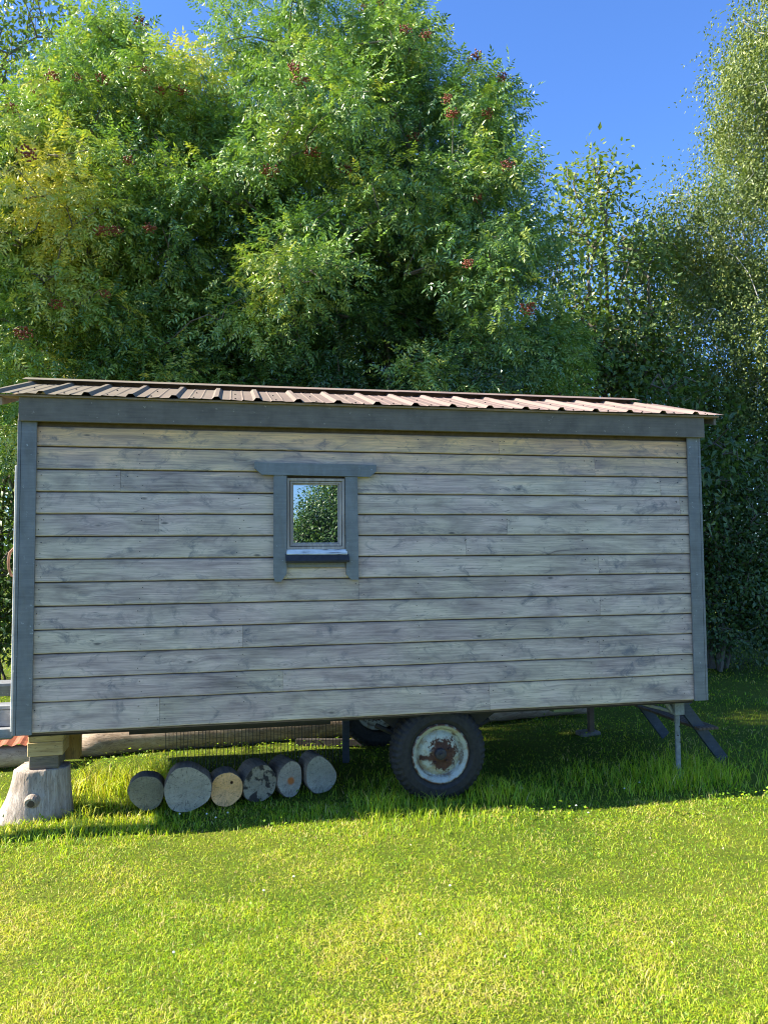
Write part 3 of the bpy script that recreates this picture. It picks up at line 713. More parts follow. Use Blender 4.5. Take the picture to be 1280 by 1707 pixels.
# blocks
t1 = MB(); t1.box(-.10, .085, -.02, .20, .317, .405, a=.1, bev=.006); o = t1.build('timber_block', M_BLOCK2, None); o.location = (*uw(.085, .36), 0); o.rotation_euler = (0, 0, YAW)
o['label'] = 'dark grey timber offcut lying directly on the tree stump'; o['category'] = 'timber block'
t1 = MB(); t1.box(-.105, .115, -.02, .2, .4065, .497, a=.5, bev=.004); o = t1.build('timber_block', M_BLOCK1, None); o.location = (*uw(.085, .34), 0); o.rotation_euler = (0, 0, YAW + .02)
o['label'] = 'lower of the two pale timber beams stacked above the dark offcut'; o['category'] = 'timber block'
t1 = MB(); t1.box(-.10, .12, -.02, .2, .4985, .592, a=.8, bev=.004); o = t1.build('timber_block', M_BLOCK1, None); o.location = (*uw(.083, .342), 0); o.rotation_euler = (0, 0, YAW)
o['label'] = 'upper pale timber beam touching the wagon floor above the stump'; o['category'] = 'timber block'
t1 = MB(); t1.box(-.05, .05, -.05, .05, .317, .594, a=.3, bev=.003); o = t1.build('timber_post', m_wood('ochre_post', [(.3, (.20, .12, .03)), (.7, (.42, .28, .10))], 2, 1.4), None); o.location = (*uw(.21, .60), 0); o.rotation_euler = (0, 0, YAW)
o['label'] = 'short upright ochre timber standing behind the stacked beams on the stump'; o['category'] = 'timber post'

# ------------------------------------------------------------------ log rounds in a row
def log_round(u, w, zc, rx, rz_, length, yaw, shape, mat_end, label, sides=36, seed=0, dims=0):
    root_xy = uw(u, w)
    o = thing('log_round', label, 'log', (*root_xy, 0), YAW + yaw, 'log rounds lying in a row under the wagon')
    r = np.random.default_rng(seed); ph = r.uniform(0, 6.28, 5)
    def rad_(a):
        v = 1 + shape * math.sin(2 * a + ph[0]) + shape * .8 * math.sin(3 * a + ph[1]) + .012 * math.sin(7 * a + ph[2]) + .006 * math.sin(13 * a + ph[3])
        return v
    ys = [0, .012, length * .5, length - .012, length]; V = []
    for j, y in enumerate(ys):
        f = .965 if j in (0, 4) else 1.0 + .02 * math.sin(j * 2 + seed)
        for k in range(sides):
            a = 2 * math.pi * k / sides; q = rad_(a) * f
            V.append((rx * q * math.cos(a), y, rz_ * q * math.sin(a)))
    n = len(ys)
    F = [(i * sides + k, (i + 1) * sides + k, (i + 1) * sides + (k + 1) % sides, i * sides + (k + 1) % sides) for i in range(n - 1) for k in range(sides)]
    b1 = link('bark', mesh_np('bark', V, F, [M_BARKL], {'tint': np.full(len(V), seed * .17 % 1)}, smooth=True), o); b1.location.z = zc
    for s_, y in ((0, 0), (1, length)):
        Ve = []; Fe = []
        off = 0; nr = 5
        Ve.append((0, y + (.002 if s_ == 0 else -.002), 0))
        for q in range(1, nr + 1):
            for k in range(sides):
                a = 2 * math.pi * k / sides; rr = rad_(a) * .966 * q / nr
                Ve.append((rx * rr * math.cos(a), y + (r.normal(0, .0008) if q < nr else 0), rz_ * rr * math.sin(a)))
        for k in range(sides):
            t = (off, off + 1 + k, off + 1 + (k + 1) % sides); Fe.append(t if s_ == 0 else t[::-1])
        for q in range(nr - 1):
            for k in range(sides):
                a0 = off + 1 + q * sides; t = (a0 + k, a0 + sides + k, a0 + sides + (k + 1) % sides, a0 + (k + 1) % sides); Fe.append(t if s_ == 0 else t[::-1])
        e1 = link('cut_face', mesh_np('cut_face', Ve, Fe, [mat_end]), o); e1.location.z = zc
    return o
GI, GO = (.19, .185, .155), (.27, .265, .23)
specs = [  # px centre from the photograph turned into wagon coordinates
    (.73, .36, .112, .120, .118, .14, .02, .05, m_endgrain('cut_grey_green', (.14, .14, .105), (.22, .215, .165)), 'dull grey-green log round, leftmost of the row, nearest the stump'),
    (1.005, .24, .150, .150, .162, .14, .02, .06, m_endgrain('cut_grey', (.20, .20, .175), (.28, .275, .245)), 'largest pale grey log round, second of the row, with a notch in its side'),
    (1.262, .30, .116, .114, .118, .17, .14, .010, m_endgrain('cut_yellow', (.50, .30, .12), (.62, .40, .22), (.04, .018, .010), (.035, .045, .013)), 'fresh yellow-brown cut log round in the middle of the grey ones'),
    (1.490, .36, .122, .124, .128, .22, .26, .035, m_endgrain('cut_stained', (.17, .165, .135), (.25, .24, .20), stainc=(.055, .045, .035)), 'grey log round with a large dark stain beside the yellow one'),
    (1.705, .42, .122, .100, .124, .22, .34, .045, m_endgrain('cut_orange_heart', (.24, .23, .21), (.32, .31, .285), (.46, .155, .045), (.005, -.012, .034)), 'grey log round with an orange heart at its centre'),
    (1.925, .44, .130, .118, .132, .20, .22, .075, m_endgrain('cut_cracked', (.20, .21, .195), (.30, .305, .285)), 'squarish cracked grey log round at the right end of the row'),
]
for i, s in enumerate(specs): log_round(*s, seed=i + 1)

# ------------------------------------------------------------------ long logs behind the wagon
def long_log(p0, p1, r0, r1, m, label, seed, name='long_log', tint=.3):
    r = np.random.default_rng(seed); n = 14; pts = [np.array(p0) + (np.array(p1) - np.array(p0)) * i / (n - 1) + np.array([0, r.normal(0, .006), r.normal(0, .006)]) for i in range(n)]
    mb = MB(); rr = np.linspace(r0, r1, n) * r.uniform(.95, 1.06, n); mb.tube(pts, rr, 18, tint)
    o = mb.build(name, m, None, smooth=True); o['label'] = label; o['category'] = 'log'; o['group'] = 'long barkless logs lying behind the wagon'
    return o
def P3(u, w, z): x, y = uw(u, w); return (x, y, z)
long_log(P3(-.05, 2.02, .10), P3(2.70, 2.20, .11), .125, .135, M_LOGB, 'long pale barkless log lying nearest behind the wire mesh', 1, tint=.2)
long_log(P3(-.25, 2.34, .14), P3(3.0, 2.48, .19), .135, .155, M_LOGB, 'long greyish log lying farther back, its top showing above the nearer one', 2, tint=.7)
long_log(P3(3.0, 2.35, .11), P3(5.0, 2.50, .12), .12, .11, M_LOGB, 'pale log behind the wheel reaching towards the rear support leg', 3, tint=.5)
long_log(P3(-1.6, 1.75, .09), P3(-.18, 1.70, .09), .095, .085, M_LOGB, 'short log left of the stump under the corrugated sheet', 4, tint=.9)
# rusty corrugated sheet lying on the short log
nx = 60; V = []
for t in (0, 1):
    for j in (0, 1):
        for i in range(nx):
            x = i / (nx - 1) * 1.25; V.append((x, j * .28, .01 * math.sin(i * 1.3) - t * .002 + j * .06))
F = [(i, i + 1, nx + i + 1, nx + i) for i in range(nx - 1)] + [(2 * nx + i, 3 * nx + i, 3 * nx + i + 1, 2 * nx + i + 1) for i in range(nx - 1)] + [(i, 2 * nx + i, 2 * nx + i + 1, i + 1) for i in range(nx - 1)]
cr = link('corrugated_sheet', mesh_np('corrugated_sheet', V, F, [m_simple('red_rust_sheet', (.33, .11, .06), .8, 0, .3, .4, 15)]), label='rust-red corrugated sheet resting on the short log behind the stump', category='metal sheet')
cr.location = P3(-1.45, 1.62, .195); cr.rotation_euler = (0, 0, YAW)
pk = MB(); pk.box(-.3, .3, 0, .12, 0, .035, bev=.003, a=.4); o = pk.build('plank', M_BLOCK1); o.location = P3(-.35, 2.10, .25); o.rotation_euler = (0, .05, YAW + .1)
o['label'] = 'pale plank end lying over the logs behind the stump blocks'; o['category'] = 'plank'

# wire mesh panel standing under the wagon
wm = thing('wire_mesh_panel', 'grey wire mesh panel standing between the log rounds and the long logs', 'wire mesh', P3(.78, 1.25, 0), YAW)
wb = MB()
for i in range(52):
    x = i * .0285; wb.tube([(x, 0, .0), (x + rng.normal(0, .003), rng.normal(0, .006), .55)], .0024, 4, caps=False)
for j in range(8): wb.tube([(0, .002, .04 + j * .07), (1.46, .002, .04 + j * .07)], .0010, 4, caps=False)
wb.build('wires', M_GALV, wm)
wb = MB(); wb.box(1.42, 1.475, -.02, .02, -.01, .55, bev=.002); wb.build('post', M_STEP, wm)

# boards of a low frame lying on the ground behind (dark bar seen left of the wheel)
pk = MB(); pk.box(-.4, .4, 0, .05, 0, .06, bev=.003, a=.4); o = pk.build('wooden_batten', M_UNDER); o.location = P3(2.25, 1.75, .0); o.rotation_euler = (0, 0, YAW - .25)
o['label'] = 'dark wooden batten lying on the grass left of the far wheel'; o['category'] = 'batten'
# a split log by the rear leg
bp = MB(); bp.box(-.10, .10, -.07, .07, 0, .055, bev=.012, a=.7); o = bp.build('foundation_block', M_BLOCK2); o.location = P3(4.60, 1.66, -.02); o.rotation_euler = (0, 0, .3)
o['label'] = 'low dark block under the rear support leg'; o['category'] = 'block'

# ------------------------------------------------------------------ steps at the right end
sp = thing('wooden_steps', 'dark slate painted wooden steps leaning at the far right end of the wagon', 'steps', P3(4.78, .92, 0), YAW)
for w_ in (-.42, .42):
    s = MB(); p0 = np.array([.0, w_, .585]); p1 = np.array([.43, w_, .03])
    d = (p1 - p0) / np.linalg.norm(p1 - p0); nn = np.array([-d[2], 0, d[0]]) * .042
    V = [p0 - nn, p0 + nn, p1 + nn, p1 - nn]; V = [v + np.array([0, dy, 0]) for dy in (-.016, .016) for v in V]
    s.add(V, [(0, 1, 2, 3), (7, 6, 5, 4), (0, 4, 5, 1), (1, 5, 6, 2), (2, 6, 7, 3), (3, 7, 4, 0)]); s.build('stringer', M_STEP, sp)
s = MB()
for i in range(5): s.box(.17 + i * .036, .17 + i * .036 + .029, -.50, .50, .292, .312, bev=.002)
s.build('tread', M_GROOVE, sp)
s = MB(); s.box(-.03, .13, -.47, .47, .50, .522, bev=.002); s.build('tread', M_STEP, sp)

# ------------------------------------------------------------------ trees
def at(px, py, y):
    """direction through a spot of the photograph, at depth y"""
    d = fw + rt2 * ((px - 640) / 1262.) - up2 * ((py - 853.5) / 1262.)
    return np.array([0, 0, HC]) + np.array(d) * (y / d.y)
def unit(v): return v / (np.linalg.norm(v, axis=-1, keepdims=True) + 1e-9)
def sample_blobs(blobs, n, shell=.6, r=rng):
    """blobs: (centre, radii); uniform in volume with a bias to the shell"""
    C = np.array([b[0] for b in blobs]); Rr = np.array([b[1] for b in blobs]); wgt = np.prod(Rr, 1) ** .8; wgt /= wgt.sum()
    k = r.choice(len(blobs), n, p=wgt)
    d = unit(r.normal(size=(n, 3))); q = r.random(n) ** (1 / 3); q = np.where(r.random(n) < shell, .8 + .25 * r.random(n), q)
    P = C[k] + Rr[k] * d * q[:, None]
    return P, d, k
def boughs(blobs, n, per, rad_b, shell, r):
    """clumps gathered in leafy boughs with hollows between them"""
    Q, dq, k = sample_blobs(blobs, n // per, shell, r)
    m = len(Q); R_ = rad_b * r.uniform(.65, 1.4, m)
    i = np.repeat(np.arange(m), per); e = unit(r.normal(size=(m * per, 3)) + dq[i] * .5 + np.array([0, -.15, .25]))
    P = Q[i] + e * (R_[i] * r.uniform(.6, 1.05, m * per))[:, None] * np.array([1.15, 1.0, .8])
    return P, unit(e + dq[i] * .35), k[i], i
def skeleton(stems, P, r, tips=.004, droop=0.0):
    """stems: list of polylines (first point on the ground). Joins every crown point to its nearest earlier branch node."""
    N = []; par = []
    for s in stems:
        prev = -1
        for p in s: N.append(np.array(p, float)); par.append(prev); prev = len(N) - 1
    ns = len(N)
    base = np.mean([s[0] for s in stems], 0)
    order = np.argsort(np.linalg.norm(P - np.array(stems[0][len(stems[0]) // 2]), axis=1))
    A = np.zeros((ns + 3 * len(P), 3)); A[:ns] = N; par = par + [0] * (3 * len(P)); cnt = ns
    pen = np.zeros(len(A))
    for i in order:
        p = P[i]; dd = A[:cnt] - p; ds = np.sqrt((dd ** 2).sum(1)) + .8 * np.clip(dd[:, 2], 0, None)
        j = int(np.argmin(ds)); q = A[j]; dist = np.linalg.norm(p - q)
        m = q + (p - q) * .5 + r.normal(0, .07, 3) * dist + np.array([0, 0, .10 * dist])
        if dist > .5:
            A[cnt] = m; par[cnt] = j; cnt += 1; j = cnt - 1
        A[cnt] = p; par[cnt] = j; cnt += 1
    A = A[:cnt]; par = np.array(par[:cnt])
    acc = np.full(cnt, tips ** 2.2)
    for i in range(cnt - 1, -1, -1):
        if par[i] >= 0: acc[par[i]] += acc[i]
    R = acc ** (1 / 2.2)
    i = np.where(par >= 0)[0]; a, b_ = A[par[i]], A[i]; ra = np.minimum(R[par[i]], R[i] * 1.35 + .002); rb_ = R[i]
    t = unit(b_ - a); rf = np.where(np.abs(t[:, 2:3]) < .9, np.array([[0, 0, 1.]]), np.array([[1., 0, 0]])); s1 = unit(np.cross(t, rf)); s2 = np.cross(t, s1)
    S = 5; an = np.arange(S) * 2 * math.pi / S
    c_, s_ = np.cos(an)[None, :, None], np.sin(an)[None, :, None]
    ringv = s1[:, None] * c_ + s2[:, None] * s_
    V = np.concatenate([a[:, None] + ringv * ra[:, None, None], b_[:, None] + ringv * rb_[:, None, None]], 1).reshape(-1, 3)
    q = np.arange(len(i))[:, None] * 2 * S; k = np.arange(S); k2 = (k + 1) % S
    F = np.stack([q + k, q + k2, q + S + k2, q + S + k], -1).reshape(-1, 4)
    return V, F, A, par
def place(tmpl, faces, O, Dr, Up, S, tint):
    """copies of a leaf: template x along the leaf, y across, z its upper side"""
    x = unit(Dr); y = unit(np.cross(Up, x)); z = np.cross(x, y)
    Rm = np.stack([x, y, z], -1)                       # n,3,3 columns
    V = np.einsum('nij,kj->nki', Rm, tmpl) * S[:, None, None] + O[:, None]
    k = len(tmpl); F = (faces[None] + (np.arange(len(O)) * k)[:, None, None]).reshape(-1, faces.shape[1])
    return V.reshape(-1, 3), F, np.repeat(tint, k)
def pinnate():
    V = []; F = []; npair = 5; Lr = .150; rj = np.random.default_rng(77)
    def rach(t): return np.array([t * Lr, .006 * math.sin(t * 3), -.16 * t * t * Lr])
    def leaflet(b0, d, ln, hw):
        nrm = unit(np.array([0, 0, 1.]) + rj.normal(0, .35, 3)); sd = unit(np.cross(nrm, d)) * hw; dn = np.array([0, 0, -.12 * ln])
        q = len(V); V.extend([b0, b0 + d * ln * .48 + sd, b0 + d * ln + dn, b0 + d * ln * .48 - sd]); F.append((q, q + 1, q + 2, q + 3))
    for i in range(npair):
        t = .16 + .72 * i / (npair - 1); sz = .050 * (1 - .28 * abs(i / (npair - 1) - .4) * 2) * rj.uniform(.9, 1.1)
        for s in (-1, 1):
            d = unit(np.array([.45, s * .9, -.22]) + rj.normal(0, .14, 3)); leaflet(rach(t), d, sz, .0078)
    leaflet(rach(.97), unit(np.array([1., 0, -.3])), .046, .0078)
    for a, b_, wd in ((0, .5, .0012), (.5, 1., .0009)):
        q = len(V); V.extend([rach(a) + [0, wd, 0], rach(b_) + [0, wd * .8, 0], rach(b_) - [0, wd * .8, 0], rach(a) - [0, wd, 0]]); F.append((q, q + 1, q + 2, q + 3))
    return np.array(V), np.array(F)
PIN_V, PIN_F = pinnate()
OV_V = np.array([(0, 0, 0), (.35, .26, .05), (1, 0, -.10), (.35, -.26, .05), (.45, 0, -.02)]) ; OV_F = np.array([(0, 4, 1), (4, 2, 1), (0, 3, 4), (3, 2, 4)])
OV_F = np.array([(0, 4, 2, 1), (0, 3, 2, 4)])
def sprays(P, d, n_each, spread, r, leaf='pin', size=(.85, 1.25), droop=.3, tintf=None):
    """n_each leaves round each twig tip: pointing outward and hanging"""
    n = len(P) * n_each; O = np.repeat(P, n_each, 0); dd = np.repeat(d, n_each, 0)
    off = r.normal(size=(n, 3)) * spread; off[:, 2] *= .8
    O = O + off
    Dr = unit(unit(off) * .8 + dd * .30 + r.normal(size=(n, 3)) * .55) + np.array([0, 0, -droop])
    Dr = unit(Dr); Up = unit(np.array([0, 0, 1.]) + dd * .8 + r.normal(size=(n, 3)) * .5)
    S = r.uniform(*size, n)
    tint = tintf(O) + np.repeat(r.normal(0, .12, len(P)), n_each) + r.normal(0, .08, n)
    return O, Dr, Up, S, np.clip(tint, 0, 1)
def tree(name, label, cat, base, stems, blobs, clumps, n_each, spread, seed, m_leafs, leaf, size, tintf, bark=M_BARK, shell=.6, droop=.28, group=None, tips=.004, keep=None, extra=None):
    r = np.random.default_rng(seed)
    if leaf == 'pin': P, d, k, bi = boughs(blobs, clumps, 12, .30, shell, r); bt = r.normal(0, .10, bi.max() + 1)[bi]
    else: P, d, k = sample_blobs(blobs, clumps, shell, r); bt = np.zeros(len(P))
    z = P[:, 2] > .35; P, d, bt = P[z], d[z], bt[z]
    if keep is not None: z = keep(P); P, d, bt = P[z], d[z], bt[z]
    root = thing(name, label, cat, base, 0, group)
    Bs = np.array(base, float)
    sub = P[r.random(len(P)) < min(1, 1500 / len(P))]
    V, F, A, par = skeleton(stems, sub, r, tips)
    link('trunk', mesh_np('trunk', V - Bs, F, [bark], {'tint': np.full(len(V), .5)}, smooth=True), root)
    O, Dr, Up, S, tint = sprays(P, d, n_each, spread, r, leaf, size, droop, tintf)
    tint = np.clip(tint + np.repeat(bt, n_each), 0, 1)
    if extra is not None:
        E = extra(r); O, Dr, Up, S, tint = [np.concatenate([a, b]) for a, b in zip((O, Dr, Up, S, tint), E)]
    tm, fc = (PIN_V, PIN_F) if leaf == 'pin' else (OV_V, OV_F)
    V, F, t = place(tm, fc, O, Dr, Up, S, tint)
    link('crown', mesh_np('crown', V - Bs, F, [m_leafs], {'tint': t}), root)
    return root, P, d
def stems_from(base, tops, r, bow=.25, n=6, spread=.25):
    out = []
    for tp in tops:
        b0 = np.array([base[0] + r.normal(0, spread), base[1] + r.normal(0, spread), -.05]); tp = np.array(tp)
        mid = (b0 + tp) / 2 + np.array([0, 0, .0]) + (b0 - tp) * np.array([.12, .12, 0]) 
        out.append([b0 * (1 - t) ** 2 + 2 * mid * t * (1 - t) + tp * t * t + r.normal(0, .04, 3) * (0 < t < 1) for t in np.linspace(0, 1, n)])
    return out

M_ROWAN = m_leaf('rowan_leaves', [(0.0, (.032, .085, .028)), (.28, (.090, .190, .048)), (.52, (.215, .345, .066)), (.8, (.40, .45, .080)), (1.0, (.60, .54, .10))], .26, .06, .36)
M_BIRCH = m_leaf('birch_leaves', [(0.0, (.042, .075, .022)), (.4, (.115, .165, .042)), (.75, (.22, .26, .062)), (1.0, (.36, .35, .11))], .34, .03, .45)
M_CHERRY = m_leaf('bird_cherry_leaves', [(0.0, (.035, .080, .022)), (.5, (.125, .20, .045)), (1.0, (.30, .33, .09))], .32, .04, .42)

def berries(root, spots, r, base):
    """a hanging cluster of rust-red berries for each spot: one mesh, copied"""
    ico = np.array([(0, 0, 1), (.894, 0, .447), (.276, .851, .447), (-.724, .526, .447), (-.724, -.526, .447), (.276, -.851, .447), (.724, .526, -.447), (-.276, .851, -.447), (-.894, 0, -.447), (-.276, -.851, -.447), (.724, -.526, -.447), (0, 0, -1)])
    IF = [(0, 1, 2), (0, 2, 3), (0, 3, 4), (0, 4, 5), (0, 5, 1), (1, 6, 2), (2, 7, 3), (3, 8, 4), (4, 9, 5), (5, 10, 1), (6, 7, 2), (7, 8, 3), (8, 9, 4), (9, 10, 5), (10, 6, 1), (11, 7, 6), (11, 8, 7), (11, 9, 8), (11, 10, 9), (11, 6, 10)]
    mb = MB()
    for i in range(46):
        p = unit(r.normal(size=3)) * np.array([.075, .075, .045]) * r.random() ** .4
        mb.add(ico * .0088 + p, IF)
    first = None
    for s in spots:
        if first is None: first = mb.build('berry_cluster', M_BERRY, root, smooth=True); c = first
        else: c = first.copy(); COL.objects.link(c); c.parent = root
        c.location = s - np.array(base); c.rotation_euler = (0, 0, r.uniform(0, 6)); q = r.uniform(.9, 1.5); c.scale = (q, q, q)
M_BERRY = m_simple('rowan_berries', (.24, .055, .022), .4, 0, .5, .3, 40)

def B(px, py, y, rx, ry, rz): return (at(px, py, y), (rx, ry, rz))
# main rowan, many stems
r1 = np.random.default_rng(21)
base1 = (.15, 9.9, 0)
blobs1 = [B(560, 130, 9.6, 1.15, 1.3, .95), B(680, 200, 9.4, .80, 1.2, .9), B(440, 200, 9.5, .95, 1.2, 1.0), B(780, 280, 9.5, .42, 1.0, .80), B(600, 330, 9.0, 1.7, 1.8, 1.2),
          B(780, 440, 9.0, .85, 1.4, .95), B(440, 420, 8.9, 1.2, 1.5, 1.2), B(640, 540, 8.9, 1.9, 1.7, .9), B(860, 570, 9.5, .50, 1.1, .7), B(420, 600, 9.3, 1.2, 1.4, .8), B(520, 45, 9.7, .45, .6, .5), B(640, 60, 9.6, .5, .7, .45),
          B(410, 60, 9.6, .42, .6, .45), B(825, 205, 9.5, .16, .4, .26), B(700, 740, 9.3, 1.9, 1.4, 1.0), B(450, 740, 9.3, 1.8, 1.3, 1.0), B(560, 640, 9.0, 2.2, 1.3, .7), B(800, 640, 9.2, 1.0, 1.2, .7), B(560, 480, 9.9, 2.0, 1.2, 1.4)]
def holes(cs):
    def f(P):
        k = np.ones(len(P), bool); rr = np.random.default_rng(3)
        for c, rx in cs: k &= ~((np.linalg.norm((P - c) * np.array([1, .30, 1]), axis=1) < rx) & (rr.random(len(P)) < .93))
        return k
    return f
tops1 = [at(px, py, 9.5 + dy) for px, py, dy in ((540, 120, .1), (700, 170, -.3), (430, 160, .2), (820, 300, .1), (620, 260, -.5), (500, 330, .6), (760, 420, -.6), (380, 330, -.3), (600, 90, .6), (900, 480, .2), (450, 480, -.4), (660, 380, .8))]
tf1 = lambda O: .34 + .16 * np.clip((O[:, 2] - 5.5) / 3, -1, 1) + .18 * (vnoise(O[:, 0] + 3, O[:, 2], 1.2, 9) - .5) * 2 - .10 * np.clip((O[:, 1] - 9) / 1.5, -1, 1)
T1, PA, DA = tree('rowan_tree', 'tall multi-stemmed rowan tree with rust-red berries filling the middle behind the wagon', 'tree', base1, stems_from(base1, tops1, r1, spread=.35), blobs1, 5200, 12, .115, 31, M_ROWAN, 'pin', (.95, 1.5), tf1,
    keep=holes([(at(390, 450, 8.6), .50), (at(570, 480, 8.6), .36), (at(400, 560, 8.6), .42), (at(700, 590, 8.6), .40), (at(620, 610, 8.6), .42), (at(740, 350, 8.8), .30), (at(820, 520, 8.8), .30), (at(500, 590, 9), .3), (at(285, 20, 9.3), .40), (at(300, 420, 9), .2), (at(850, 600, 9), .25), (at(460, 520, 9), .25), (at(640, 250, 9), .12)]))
bs = [(520, 255), (745, 165), (753, 190), (690, 228), (835, 130), (812, 190), (845, 275), (795, 330), (780, 440), (880, 515), (605, 12), (640, 5), (675, 50), (710, 58), (792, 95), (490, 112), (575, 285), (500, 135), (250, 380), (450, 287)]
def front(P, px, py, y=9.4):
    o = np.array([0, 0, HC]); d = unit(at(px, py, y) - o); v = P - o; t = v @ d
    k = np.linalg.norm(v - t[:, None] * d, axis=1) < .22
    return o + d * ((t[k].min() if k.any() else y / d[1]) - .10)
berries(T1, [front(PA, *b_) for b_ in bs], r1, base1)
# left rowan, yellower
base2 = (-3.4, 9.3, 0)
blobs2 = [B(215, 200, 9.2, .8, 1.0, .75), B(110, 270, 9.0, .95, 1.1, .9), B(280, 260, 9.0, .95, 1.1, .9), B(150, 420, 8.6, 1.2, 1.2, 1.1), B(20, 430, 8.9, 1.0, 1.1, 1.1), B(280, 450, 8.9, 1.0, 1.1, .95), B(120, 570, 8.5, 1.2, 1.1, .75), B(280, 600, 8.6, 1.1, 1.1, .7), B(-40, 300, 9.2, .9, 1.1, 1.0), B(218, 105, 9.3, .34, .4, .45), B(330, 130, 9.4, .40, .5, .45),
          B(330, 225, 9.3, .6, .7, .6), B(230, 740, 8.8, 1.6, 1.1, .8)]
tops2 = [at(px, py, 9 + dy) for px, py, dy in ((215, 140, .2), (110, 240, -.1), (290, 230, .2), (150, 400, -.5), (10, 380, .2), (270, 430, -.2), (60, 540, -.3), (-60, 300, .2))]
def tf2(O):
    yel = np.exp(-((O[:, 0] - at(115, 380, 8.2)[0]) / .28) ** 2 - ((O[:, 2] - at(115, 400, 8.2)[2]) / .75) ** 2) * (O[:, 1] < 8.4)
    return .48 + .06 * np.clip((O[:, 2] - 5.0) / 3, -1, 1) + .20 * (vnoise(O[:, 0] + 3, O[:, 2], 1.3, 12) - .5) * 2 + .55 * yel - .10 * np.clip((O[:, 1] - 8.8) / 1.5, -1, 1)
r2 = np.random.default_rng(22)
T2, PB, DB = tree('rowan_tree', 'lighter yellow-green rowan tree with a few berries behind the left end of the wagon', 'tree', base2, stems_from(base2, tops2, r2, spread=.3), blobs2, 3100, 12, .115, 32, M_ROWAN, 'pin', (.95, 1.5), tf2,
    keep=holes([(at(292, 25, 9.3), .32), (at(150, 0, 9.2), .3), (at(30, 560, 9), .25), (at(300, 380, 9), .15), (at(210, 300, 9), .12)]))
berries(T2, [front(PB, px, py, 8.8) for px, py in ((88, 128), (170, 132), (130, 130), (305, 150), (245, 120), (58, 155), (215, 268), (45, 255), (193, 385), (170, 385), (95, 508), (235, 38), (175, 490), (20, 180), (40, 555), (265, 150))], r2, base2)

# broadleaf tree at far left behind (bird cherry) and down the left edge
base3 = (-5.2, 10.6, 0)
blobs3 = [B(60, 60, 10.6, 1.1, .8, .75), B(-60, 150, 10.6, 1.2, 1.0, 1.2), B(100, 150, 10.8, .9, .8, .8), B(-40, 420, 10.4, 1.3, 1.2, 1.4), B(-20, 700, 10.2, 1.0, 1.1, 1.2), B(60, 800, 10.3, 1.2, 1.0, 1.1), B(10, 950, 10.0, .9, 1.0, .65), B(-120, 900, 10.2, 1.2, 1.0, 1.0), B(150, 960, 10.6, 1.0, .8, .7)]
r3 = np.random.default_rng(23)
tops3 = [at(px, py, 10.6) for px, py in ((60, 30), (20, 60), (-60, 100), (110, 130), (-30, 400), (30, 700), (5, 850))]
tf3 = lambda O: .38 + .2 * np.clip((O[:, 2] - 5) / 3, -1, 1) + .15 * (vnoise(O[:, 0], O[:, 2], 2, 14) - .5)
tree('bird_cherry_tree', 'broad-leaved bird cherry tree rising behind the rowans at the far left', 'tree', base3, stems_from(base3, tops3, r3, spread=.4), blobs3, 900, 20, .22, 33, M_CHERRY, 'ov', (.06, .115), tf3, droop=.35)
# sparse bird cherry between rowan and birch
base4 = (3.6, 12.4, 0)
blobs4 = [B(985, 330, 12.2, .55, .5, .8), B(1010, 300, 12.2, .2, .3, .5), B(940, 300, 12.2, .25, .3, .25), B(930, 400, 12.2, .5, .5, .5), B(1000, 470, 12.2, .95, .8, .8), B(970, 560, 12.2, 1.0, .8, .7), B(1040, 620, 12.2, 1.2, .8, .6), B(1060, 420, 12.3, .6, .6, .6), B(960, 600, 12.2, .9, .8, .7), B(1060, 580, 12.2, .8, .8, .7), B(1000, 800, 12.3, 1.6, 1.0, 1.2), B(1130, 760, 10.4, .9, .8, 1.2)]
r4 = np.random.default_rng(24)
tops4 = [at(px, py, 12.2) for px, py in ((990, 250), (1015, 290), (905, 265), (945, 280), (925, 400), (1060, 340), (1040, 450), (980, 420), (1080, 520), (960, 560))]
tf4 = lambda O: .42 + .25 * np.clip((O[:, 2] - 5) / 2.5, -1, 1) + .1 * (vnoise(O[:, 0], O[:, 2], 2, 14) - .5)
tree('bird_cherry_tree', 'sparse bird cherry with bare-looking stems against the sky between rowan and birch', 'tree', base4, stems_from(base4, tops4, r4, spread=.25), blobs4, 900, 22, .19, 34, M_CHERRY, 'ov', (.08, .13), tf4, droop=.25, shell=.2, tips=.0055)
# unseen rowan added outside the left edge, shaped to shade ground behind the wagon
base7 = (-6.3, 7.6, 0); r7 = np.random.default_rng(27)
blobs7 = [((-6.2, 6.15, 6.6), (1.2, .5, .6)), ((-6.0, 6.15, 7.6), (1.2, .5, .8)), ((-7.6, 6.9, 5.6), (.9, .6, .9))]
tree('rowan_tree', 'unseen rowan tree added past the left edge to throw shade behind the wagon', 'tree', base7, stems_from(base7, [(-6.2, 6.15, 6.7), (-5.8, 6.15, 7.8), (-7.4, 6.9, 5.8)], r7), blobs7, 520, 13, .18, 37, M_ROWAN, 'pin', (.9, 1.3), tf2)
